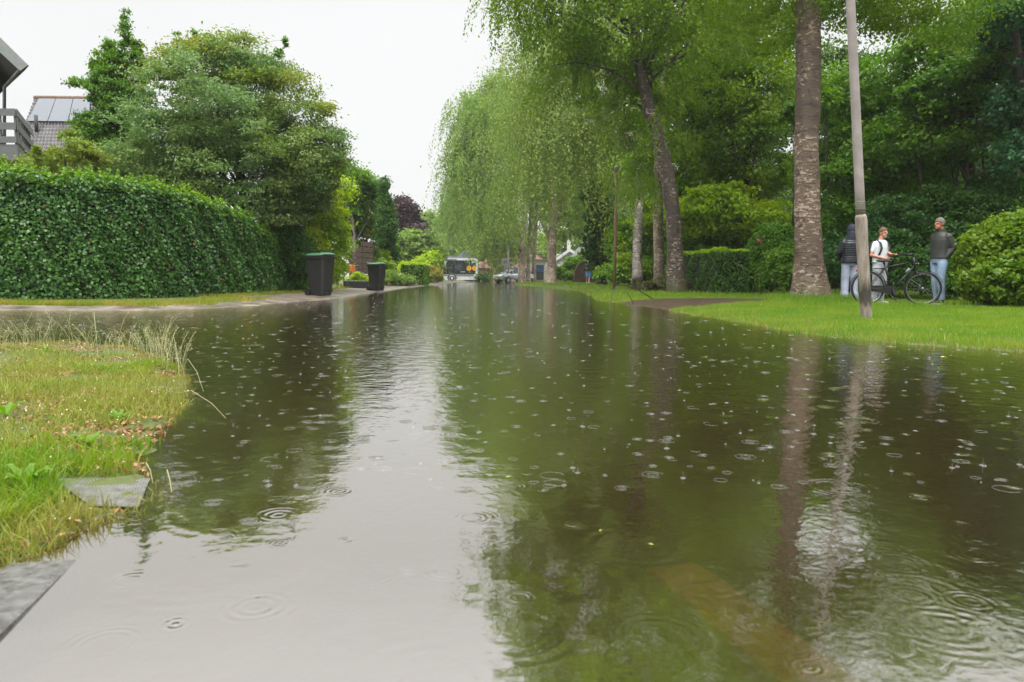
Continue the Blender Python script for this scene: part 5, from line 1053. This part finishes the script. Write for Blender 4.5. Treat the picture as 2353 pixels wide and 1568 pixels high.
MB().box((-2.01, -.4, .36), (-1.93, .4, .52)).build('grille', m_bd, t); MB().box((-2.03, -.26, .38), (-2.012, .26, .48)).build('number_plate', simple('yellow_plate', (.8, .55, .05), .4), t)
# ------------------------------------------------------------------ bicycle
# drawn in picture units of a 3.733x zoom, turned into metres
YBk = 15.0; BX = P(2118.6, 700, YBk).x; KZ = .1641 * YBk / FPX
bz = gz(BX, YBk) + .005
t = thing('bicycle', 'black city bicycle held by the boy on the right lawn path', 'bicycle', (BX, YBk, bz))
def bq(zx, zy, y=0): return Vector(((zx - 1335) * KZ, y, (1312 - zy) * KZ))
m_bk = simple('black_bicycle_paint', (.012, .013, .013), .3); m_rub = simple('tyre_rubber', (.010, .010, .010), .6); m_rim = simple('bicycle_rim', (.35, .35, .34), .3, .8); m_sp = simple('spoke_steel', (.4, .4, .4), .3, .9)
def wheel(cx, cz, turn):
    R_ = .345; e_ = bpy.data.objects.new('wheel', MB().torus((0, 0, 0), R_ - .022, .022, 'y', 56, 8).mesh('tyre')); e_.data.materials.append(m_rub); C.objects.link(e_); e_.parent = t
    e_.data.polygons.foreach_set('use_smooth', [True] * len(e_.data.polygons))
    e_.location = (cx, 0, cz); e_.rotation_euler = (0, 0, turn)
    MB().torus((0, 0, 0), R_ - .048, .008, 'y', 48, 6, rw=.011).build('rim', m_rim, e_, True)
    sp_ = MB()
    for i in range(28): 
        a = 2 * PI * i / 28; s_ = (-1) ** i; sp_.tube([(.02 * math.cos(a + .8 * s_), s_ * .03, .02 * math.sin(a + .8 * s_)), ((R_ - .05) * math.cos(a), 0, (R_ - .05) * math.sin(a))], .0012, n=3, cap=False)
    sp_.build('spokes', m_sp, e_); MB().tube([(0, -.05, 0), (0, .05, 0)], .028, n=14).build('hub', m_rim, e_, True)
    return e_
cf = bq(1335, 1080); crr = bq(565, 1075)
cf.z = .345; crr.z = .345
wheel(cf.x, cf.z, -.33); wheel(crr.x, crr.z, 0)
bbk = bq(900, 1100); seat_top = bq(765, 720); hd_t = bq(1180, 640); hd_b = bq(1215, 830)
mb = MB(); mb.tube([bbk, bq(765, 700)], .017, n=10); mb.tube([bq(800, 782), bq(1185, 705)], .015, n=10); mb.tube([bbk, bq(1195, 770)], .019, n=10); mb.tube([hd_t, hd_b], .020, n=10)
for s_ in (-1, 1): mb.tube([Vector((bbk.x, s_ * .03, bbk.z)), Vector((crr.x, s_ * .06, crr.z))], .009, n=8); mb.tube([bq(790, 800, s_ * .02), Vector((crr.x, s_ * .06, crr.z))], .008, n=8)
mb.build('frame', m_bk, t, True)
mb = MB()
for s_ in (-1, 1): mb.tube([hd_b + Vector((0, s_ * .03, 0)), hd_b + Vector((.03, s_ * .055, -.06)), Vector((cf.x - .02, s_ * .055, cf.z + .12)), Vector((cf.x, s_ * .055, cf.z))], .011, n=8)
mb.build('fork', m_bk, t, True)
for (c, a0, a1, nm) in ((crr, math.radians(5), math.radians(185), 0), (cf, math.radians(20), math.radians(165), 1)):
    o = MB().torus((0, 0, 0), .365, .004, 'y', 26, 6, a0, a1, rw=.028).build('mudguard', m_bk, t, True); o.location = (c.x, 0, c.z); o.rotation_euler = (0, 0, -.33 if nm else 0)
mb = MB(); cc_ = [bq(900, 1040, -.05), bq(940, 1060, -.05), bq(950, 1110, -.05), bq(920, 1155, -.05), bq(600, 1120, -.05), bq(545, 1105, -.05), bq(545, 1050, -.05), bq(600, 1035, -.05)]; mb.prism(cc_, (0, .03, 0)); mb.build('chain_case', m_bk, t)
mb = MB(); mb.tube([bbk + Vector((0, -.09, 0)), bq(905, 1225, -.09)], .009, n=8); mb.tube([bbk + Vector((0, .09, 0)), bbk + Vector((0, .09, .17))], .009, n=8); mb.tube([bbk + Vector((0, -.09, 0)), bbk + Vector((0, .09, 0))], .014, n=8); mb.build('crank', m_bk, t, True)
for (c, s_) in ((bq(905, 1225), -1), (bbk + Vector((0, 0, .17)), 1)): MB().box((c.x - .045, s_ * .09 - (.09 if s_ < 0 else 0), c.z - .012), (c.x + .045, s_ * .09 + (.09 if s_ > 0 else 0), c.z + .012), .004).build('pedal', m_bk, t)
MB().tube([bq(840, 1130, -.05), bq(905, 1235, -.14), bq(930, 1300, -.19)], .010, n=8).build('kickstand', m_bk, t, True)
mb = MB(); sc_ = bq(765, 694); mb.ell(sc_ + Vector((-.04, 0, 0)), (.11, .085, .028)); mb.ell(sc_ + Vector((.07, 0, .002)), (.12, .03, .022)); mb.build('saddle', m_bk, t, True)
mb = MB(); mb.tube([hd_t, bq(1172, 590)], .013, n=8); gr = [bq(1172, 592), bq(1150, 590, .09), bq(1090, 600, .22), bq(1030, 612, .29)]; gl2 = [bq(1172, 592), bq(1150, 590, -.09), bq(1100, 602, -.2), bq(1040, 615, -.26)]
mb.tube(gr, .011, n=8); mb.tube(gl2, .011, n=8); mb.build('handlebar', m_bk, t, True)
for s_ in (1, -1): a = bq(1085, 602, s_ * .22); b2 = bq(1000, 620, s_ * .29); MB().tube([a, b2], .017, n=10).build('grip', m_rub, t, True)
mb = MB(); c = bq(1232, 735); mb.tube([c + Vector((-.05, 0, 0)), c + Vector((.02, 0, 0))], [.022, .032], n=12); mb.build('headlight', m_bk, t, True); MB().ell(c + Vector((.025, 0, 0)), (.012, .028, .028), 10, 6).build('headlight_lens', m_white, t, True)
mb = MB()
for s_ in (-1, 1): mb.tube([bq(770, 800, s_ * .05), bq(440, 810, s_ * .07)], .007, n=6); mb.tube([bq(470, 810, s_ * .07), Vector((crr.x, s_ * .07, crr.z))], .006, n=6)
for q in range(5): a = bq(470 + q * 65, 808, -.07); mb.tube([a, a + Vector((0, .14, 0))], .005, n=5)
mb.build('rear_rack', m_bk, t, True)
mb = MB(); mb.ell(bq(400, 830), (.018, .035, .022), 8, 6); mb.build('tail_light', simple('red_lens', (.5, .03, .02), .3), t, True)
MB().torus((0, 0, 0), .10, .010, 'y', 24, 6).build('ring_lock', m_rim, t, True).location = bq(720, 900)
mb = MB(); mb.tube([bq(1075, 850, -.03), bq(1120, 800, -.03)], .022, n=8); mb.build('frame_lock', simple('grey_lock', (.25, .25, .27), .4), t, True)
# ------------------------------------------------------------------ people
m_skin = simple('skin', (.55, .27, .18), .5, var=.06, scale=20); m_skinr = simple('ruddy_skin', (.48, .20, .14), .5, var=.06)
def remesh(o, v, sm=3):
    r = o.modifiers.new('remesh', 'REMESH'); r.mode = 'VOXEL'; r.voxel_size = v; r.use_smooth_shade = True
    if sm: s_ = o.modifiers.new('smooth', 'SMOOTH'); s_.factor = .5; s_.iterations = sm
    return o
def lerp3(a, b_, t_): return tuple(a[i] + (b_[i] - a[i]) * t_ for i in range(3))
def limb(mb, pts, rad, n=12): mb.tube(pts, rad, n=n); [mb.ell(p, (r if not isinstance(r, tuple) else min(r),) * 3, 10, 7) for p, r in zip(pts, rad)]
def hand(mb, w, d, side, curl=.5, k=1.0, up=Vector((0, 0, 1))):
    """w wrist, d hand direction, side: where the thumb leaves"""
    w = Vector(w); d = Vector(d).normalized(); s_ = Vector(side); s_ = (s_ - d * s_.dot(d)).normalized(); n = d.cross(s_)
    M = Matrix((s_, d, -n)).transposed()
    mb.ell(w + d * .045 * k, (.038 * k, .052 * k, .017 * k), 12, 8, M)
    for i, (o_, ln) in enumerate([(.028, .072), (.010, .080), (-.009, .075), (-.027, .058)]):
        a = w + s_ * o_ * k + d * .085 * k; c1_ = curl * .9; p1 = a + (d * math.cos(c1_) - n * math.sin(c1_)) * ln * .45 * k; c2_ = curl * 2.0
        p2 = p1 + (d * math.cos(c2_) - n * math.sin(c2_)) * ln * .35 * k; c3_ = curl * 2.9; p3 = p2 + (d * math.cos(c3_) - n * math.sin(c3_)) * ln * .25 * k
        mb.tube([a - d * .02, a, p1, p2, p3], [.009 * k, .0095 * k, .009 * k, .008 * k, .006 * k], n=7)
    a = w + s_ * .03 * k + d * .02 * k; p1 = a + (s_ * .75 + d * .65) * .035 * k; p2 = p1 + (s_ * .3 + d * .9 - n * .3) * .03 * k; mb.tube([w + d * .015, a, p1, p2], [.012 * k, .012 * k, .011 * k, .008 * k], n=7)
def head(mb, c, k=1.0):
    c = Vector(c); mb.ell(c + Vector((0, .012, .022)) * k, (.076 * k, .094 * k, .098 * k), 20, 14); mb.ell(c + Vector((0, -.028, -.052)) * k, (.054 * k, .058 * k, .062 * k), 14, 10)
    mb.ell(c + Vector((0, -.098, -.018)) * k, (.013 * k, .020 * k, .024 * k), 8, 6); mb.ell(c + Vector((0, -.075, -.062)) * k, (.026 * k, .015 * k, .012 * k), 8, 6); mb.ell(c + Vector((0, -.072, -.098)) * k, (.024 * k, .020 * k, .016 * k), 8, 6)
    mb.ell(c + Vector((0, -.074, .012)) * k, (.045 * k, .018 * k, .010 * k), 10, 6)
    for s_ in (-1, 1): mb.ell(c + Vector((s_ * .077, .012, -.012)) * k, (.010 * k, .018 * k, .030 * k), 8, 6)
m_eye = simple('dark_eye', (.02, .015, .012), .2); m_lip = simple('lips', (.36, .10, .08), .5)
def person(label, px, Y, H, face, P_, wear, skin):
    """canonical body faces -y, 1.75 m tall; wear() adds clothing; face = turn about z"""
    x = P(px, 690, Y).x; k = H / 1.75; t = thing('person', label, 'person', (x, Y, gz(x, Y)), face); t.scale = (k, k, k)
    mb = MB()
    for s_, nm in ((-1, 'R'), (1, 'L')):
        hip, kn, an, to = P_['hip' + nm], P_['knee' + nm], P_['ank' + nm], P_['toe' + nm]
        limb(mb, [hip, lerp3(hip, kn, .5), kn, lerp3(kn, an, .35), an], [.085, .072, .052, .052, .036])
        mb.ell(lerp3(an, to, .55), (.040, .095, .035), 12, 8, Matrix.Rotation(math.atan2(to[0] - an[0], -(to[1] - an[1])), 3, 'Z'))
        sh, el, wr = P_['sh' + nm], P_['elb' + nm], P_['wr' + nm]; limb(mb, [sh, lerp3(sh, el, .5), el, lerp3(el, wr, .4), wr], [.052, .045, .037, .036, .025])
        hand(mb, wr, P_.get('hd' + nm, (0, 0, -1)), P_.get('th' + nm, (0, -1, 0)), P_.get('curl' + nm, .45))
    mb.tube([(0, 0, .86), (0, 0, .95), (0, 0, 1.06), (0, .0, 1.20), (0, .005, 1.34), (0, .01, 1.42), (0, .012, 1.46)], [(.13, .09), (.155, .105), (.14, .092), (.155, .10), (.170, .105), (.125, .080), (.06, .055)], n=22, up=(1, 0, 0))
    hc = Vector(P_.get('head', (0, -.02, 1.635))); mb.tube([(0, .012, 1.42), (0, .005, 1.50), (hc.x, hc.y + .02, hc.z - .05)], [.062, .052, .052], n=14); head(mb, hc)
    remesh(mb.build('body', skin, t), .0085, 2)
    for s_ in (-1, 1): MB().ell(hc + Vector((s_ * .030, -.086, .004)), (.011, .006, .007), 8, 6).build('eye', m_eye, t, True)
    MB().ell(hc + Vector((0, -.094, -.062)), (.024, .008, .007), 8, 6).build('mouth', m_lip, t, True)
    wear(t, P_, hc); return t
def cloth_tube(mb, pts, rad, n=16): mb.tube(pts, rad, n=n)
def trousers(t, P_, m, r0=.098, r1=.072, r2=.062, flare=1.0):
    mb = MB(); mb.tube([(0, 0, .83), (0, 0, .93), (0, 0, 1.0), (0, 0, 1.04)], [(.145, .118), (.182, .135), (.168, .122), (.160, .115)], n=22, up=(1, 0, 0))
    for nm in 'RL':
        hip, kn, an = P_['hip' + nm], P_['knee' + nm], P_['ank' + nm]; lo = lerp3(kn, an, .96)
        pts = [(hip[0] * .95, hip[1], hip[2] + .03)] + [lerp3(hip, kn, q) for q in (.15, .4, .75)] + [kn] + [lerp3(kn, an, q) for q in (.3, .6, .8, .88, .96)]
        rr = [r0 * .9, r0, r0 * .92, r1 * 1.08, r1, r1 * .98, r2 * 1.02, r2 * flare * 1.03, r2 * flare * .97, r2 * flare * 1.06]
        mb.tube(pts, rr, n=16)
    return remesh(mb.build('trousers', m, t), .012, 2)
def shoes(t, P_, m, sole):
    for nm in 'RL':
        an, to = P_['ank' + nm], P_['toe' + nm]; a = math.atan2(to[0] - an[0], -(to[1] - an[1])); M = Matrix.Rotation(a, 3, 'Z'); c = Vector(lerp3(an, to, .45)); c.z = 0
        mb = MB(); mb.ell(c + M @ Vector((0, -.02, .045)), (.047, .125, .040), 14, 8, M); mb.ell(c + M @ Vector((0, .065, .07)), (.042, .06, .055), 12, 8, M); o = remesh(mb.build('shoe', m, t), .010, 2)
        s_ = MB(); s_.tube([c + M @ Vector((0, -.012, .0)), c + M @ Vector((0, -.012, .024))], [(.048, .135), (.046, .132)], n=18, up=M @ Vector((1, 0, 0))); s_.build('sole', sole, o)
def jacket(t, P_, m, bottom=.90, puff=0, name='jacket', sl=.062, ext=1.0, w=0.0, arm_end=.97, vox=.011):
    mb = MB(); zs = np.arange(bottom, 1.47, .0075) if puff else np.array([bottom, .95, 1.0, 1.1, 1.2, 1.3, 1.38, 1.43, 1.465]); pts, rad = [], []
    kz = [.86, .95, 1.06, 1.20, 1.34, 1.42, 1.47]; ka = [.185, .188, .178, .190, .196, .155, .080]; kb_ = [.140, .142, .132, .140, .142, .112, .078]
    for z in zs:
        q = 1 + puff * (abs(math.sin((z - bottom) * PI / .052)) - .6); pts.append((0, .004, z)); rad.append(((np.interp(z, kz, ka) + w) * q, (np.interp(z, kz, kb_) + w) * q))
    mb.tube(pts, rad, n=26, up=(1, 0, 0))
    for nm in 'RL':
        sh, el, wr = P_['sh' + nm], P_['elb' + nm], P_['wr' + nm]; n_ = 30 if puff else 6; A, B3 = [], []
        for i in range(n_ + 1):
            q = i / n_; p = lerp3(sh, el, q); A.append(p); B3.append(sl * (1.12 - .2 * q) * (1 + puff * 1.6 * (abs(math.sin(q * PI * 6)) - .6)))
        for i in range(1, n_ + 1 if arm_end > 0 else 1):
            q = i / n_ * arm_end; p = lerp3(el, wr, q); A.append(p); B3.append(sl * (.92 - .27 * q) * (1 + puff * 1.6 * (abs(math.sin(q * PI * 5)) - .6)))
        mb.tube(A, B3, n=14); mb.ell(sh, (sl * 1.02,) * 3, 12, 8); mb.ell(el, (sl * .9,) * 3, 10, 7)
    return remesh(mb.build(name, m, t), vox, 0 if puff else 2)
def hair(t, hc, m, fringe=.03, back=-.045, k=1.0, spiky=0):
    vs = []; mb = MB(); n, mm_ = 30, 14
    for i in range(mm_ + 1):
        for j in range(n):
            a = 2 * PI * j / n; fr = (1 - math.cos(a - PI / 2)) / 2    # 0 at back(+y) ... 1 at front(-y)
            fr = (1 - math.sin(a)) / 2; zmin = back + (fringe - back) * fr ** 1.2 + .0
            tmax = math.acos(max(-1, min(1, (zmin - .022) / .108))); th = tmax * i / mm_
            r = 1 + .045 * math.sin(9 * a + 5 * th) + (.05 * random.random() if spiky else 0)
            vs.append(hc + Vector((.083 * math.sin(th) * math.cos(a) * r, .012 + .102 * math.sin(th) * math.sin(a) * r, .022 + .108 * math.cos(th) * (1 + .03 * math.sin(7 * a)))) * 1)
    fs = [(i * n + j, (i + 1) * n + j, (i + 1) * n + (j + 1) % n, i * n + (j + 1) % n) for i in range(mm_) for j in range(n)]
    o = mb.add(vs, fs).build('hair', m, t, True); so = o.modifiers.new('thick', 'SOLIDIFY'); so.thickness = .012; so.offset = -1; return o
m_jean = simple('light_blue_denim', (.27, .38, .52), .8, var=.22, scale=7, bump=.004, bscale=14); m_jean2 = simple('pale_grey_blue_denim', (.36, .41, .52), .8, var=.15, scale=7, bump=.004, bscale=14); m_jk = simple('charcoal_jacket', (.040, .042, .038), .5, var=.2, scale=6, bump=.006, bscale=10)
m_puff = simple('black_puffer', (.016, .020, .027), .35, var=.2); m_hood = simple('navy_hood', (.020, .026, .040), .75, var=.2); m_tee = simple('white_tshirt', (.66, .69, .74), .8, var=.07, bump=.005, bscale=9); m_strap = simple('black_strap', (.012, .013, .016), .6)
m_whsh = simple('white_shoes', (.66, .64, .62), .5); m_dksh = simple('dark_shoes', (.05, .045, .05), .5); m_short = simple('grey_sweatpants', (.42, .44, .48), .85, var=.1)
stand = dict(hipR=(-.09, 0, .90), hipL=(.09, 0, .90), kneeR=(-.10, -.01, .49), kneeL=(.10, -.01, .49), ankR=(-.11, .03, .08), ankL=(.11, .03, .08), toeR=(-.13, -.15, .02), toeL=(.13, -.15, .02),
             shR=(-.168, .01, 1.375), shL=(.168, .01, 1.375), elbR=(-.225, .04, 1.11), elbL=(.225, .04, 1.11), wrR=(-.24, -.04, .90), wrL=(.24, -.04, .90))
# older man, in profile facing left, hand in pocket
Pm = dict(stand); Pm.update(elbL=(.225, .11, 1.13), wrL=(.155, -.02, .93), hdL=(-.35, .02, -1), elbR=(-.225, .11, 1.13), wrR=(-.155, -.02, .93), hdR=(.35, .02, -1), kneeL=(.09, -.03, .49), ankL=(.09, .04, .08), kneeR=(-.08, .01, .49), ankR=(-.09, .08, .08), toeR=(-.10, -.10, .02), head=(0, -.05, 1.63))
def wear_m(t, P_, hc):
    jacket(t, P_, m_jk, .93, sl=.068, w=.012); trousers(t, P_, m_jean, .102, .078, .060)
    shoes(t, P_, m_dksh, m_whsh); hair(t, hc, simple('short_grey_hair', (.16, .14, .12), .8, var=.3, scale=40), .048, -.05)
    MB().tube([(0, .01, 1.43), (0, -.005, 1.50), (0, -.012, 1.53)], [(.088, .085), (.072, .078), (.070, .076)], n=18, cap=False).build('collar', m_jk, t, True)
    MB().torus((P_['wrL'][0] - .005, P_['wrL'][1] - .008, P_['wrL'][2] + .01), .031, .007, 'z', 14, 6).build('watch', m_galv, t, True)
person('older man with short grey hair in dark jacket and light jeans standing in profile', 2153, 15.75, 1.82, math.radians(-74), Pm, wear_m, m_skinr)
# boy holding the bicycle
Pb = dict(stand); kx = 1 / (1.66 / 1.75)
bx_ = P(2018, 690, 15.45).x
def loc(wx, wy, wz, ang, H, bx, by, bz_): 
    k = 1.75 / H; v = Matrix.Rotation(-ang, 3, 'Z') @ Vector((wx - bx, wy - by, wz - bz_)); return tuple(v * k)
HB, AB, YBoy = 1.60, math.radians(22), 15.45
gb = t  # keep reference name
grip_w = bq(1000, 622, .29) + Vector((BX, YBk, bz)); bzb = gz(bx_, YBoy)
wl = Vector(loc(grip_w.x - .045, grip_w.y + .01, grip_w.z + .045, AB, HB, bx_, YBoy, bzb)); shl = Vector((.168, .01, 1.375)); 
Pb.update(shL=tuple(shl), wrL=tuple(wl), elbL=tuple(shl.lerp(wl, .5) + Vector((.02, .05, -.07))), hdL=tuple((Vector(loc(grip_w.x + .1, grip_w.y - .0, grip_w.z - .02, AB, HB, bx_, YBoy, bzb)) - wl).normalized()), thL=(0, -1, .2), curlL=.75)
Pb.update(shR=(-.168, .01, 1.375), elbR=(-.26, .02, 1.12), wrR=(-.05, -.19, 1.04), hdR=(1, -.15, .02), thR=(0, -.3, 1), curlR=.35, head=(.02, -.03, 1.63))
def wear_b(t, P_, hc):
    Pt = dict(P_); 
    for nm in 'RL': Pt['wr' + nm] = lerp3(P_['elb' + nm], P_['wr' + nm], .02); Pt['elb' + nm] = lerp3(P_['sh' + nm], P_['elb' + nm], .62)
    jacket(t, Pt, m_tee, .99, name='tshirt', sl=.062, w=.018, arm_end=.0)
    trousers(t, P_, m_short, .098, .080, .062); shoes(t, P_, m_whsh, m_whsh)
    hair(t, hc, simple('brown_hair', (.14, .075, .04), .7, var=.3, scale=40), .055, -.03, spiky=1)
    for s_ in (-1, 1):
        mb = MB(); mb.tube([(s_ * .10, .10, 1.42), (s_ * .115, .02, 1.482), (s_ * .12, -.09, 1.40), (s_ * .125, -.142, 1.28), (s_ * .15, -.10, 1.13), (s_ * .175, .03, 1.05)], [(.028, .009)] * 6, n=8, up=(1, 0, 0)); mb.build('backpack_strap', m_strap, t, True)
    mb = MB(); mb.ell((0, .20, 1.24), (.15, .09, .22), 16, 12); mb.build('backpack', m_strap, t, True)
    MB().torus((0, 0, 0), .165, .012, 'z', 30, 6, rw=.018).build('belt', simple('navy_belt', (.02, .03, .07), .6), t, True).location = (0, 0, 1.0)
    t.children[-1].scale = (1.02, .76, 1)
person('boy in white t-shirt with black backpack straps holding the bicycle', 2018, YBoy, HB, AB, Pb, wear_b, m_skin)
# hooded person seen from behind
Ph = dict(stand); Ph.update(elbR=(-.25, -.02, 1.14), wrR=(-.17, -.16, 1.0), hdR=(.6, -.6, -.2), elbL=(.25, -.02, 1.14), wrL=(.17, -.16, 1.0), hdL=(-.6, -.6, -.2))
def wear_h(t, P_, hc):
    jacket(t, P_, m_puff, .90, puff=.04, sl=.074, w=.03, vox=.008); trousers(t, P_, m_jean2, .104, .086, .080, 1.18); shoes(t, P_, m_whsh, m_whsh)
    mb = MB(); c = hc + Vector((0, .02, .02)); mb.ell(c, (.112, .128, .138), 24, 16); mb.tube([(0, .02, 1.41), (0, .035, 1.50), (0, .03, 1.60)], [(.165, .13), (.125, .125), (.105, .12)], n=24, up=(1, 0, 0))
    o = remesh(mb.build('hood', m_hood, t), .012, 3)
person('person in hooded black puffer jacket and pale jeans seen from behind, partly behind the pole', 1950, 17.0, 1.74, math.radians(176), Ph, wear_h, m_skin)
Pf = dict(stand); Pf.update(ankR=(-.07, .10, .10), kneeR=(-.09, -.05, .5), ankL=(.06, -.10, .08), toeL=(.06, -.28, .02), toeR=(-.08, -.08, .03), elbR=(-.25, .0, 1.14), wrR=(-.15, -.16, 1.12), elbL=(.25, 0, 1.14), wrL=(.15, -.16, 1.10))
def wear_f(t, P_, hc):
    jacket(t, P_, simple('dark_blue_jacket', (.02, .025, .045), .6), .88, sl=.068, w=.02, vox=.02)
    Pq = dict(P_)
    for nm in 'RL': Pq['ank' + nm] = lerp3(P_['knee' + nm], P_['ank' + nm], .12)
    trousers(t, Pq, simple('blue_shorts', (.08, .22, .50), .8), .10, .085, .085); shoes(t, P_, m_whsh, m_whsh); hair(t, hc, simple('fair_hair', (.30, .18, .09), .8), .05, -.1)
person('distant pedestrian in dark jacket and blue shorts walking on the verge', 1350, 56, 1.78, 0, Pf, wear_f, m_skin)
# ------------------------------------------------------------------ wet haze
hz, nt, b = mat('rain_haze'); nt.nodes.clear(); pv = N(nt, 'ShaderNodeVolumePrincipled'); pv.inputs['Density'].default_value = .0004; pv.inputs['Color'].default_value = (.93, .95, .97, 1); pv.inputs['Anisotropy'].default_value = .2
oo = N(nt, 'ShaderNodeOutputMaterial'); nt.links.new(pv.outputs[0], oo.inputs['Volume'])
tag(MB().box((-420, -70, -1.5), (420, 810, 45)).build('haze', hz), 'pale rainy haze filling the street', 'haze', kind='stuff')
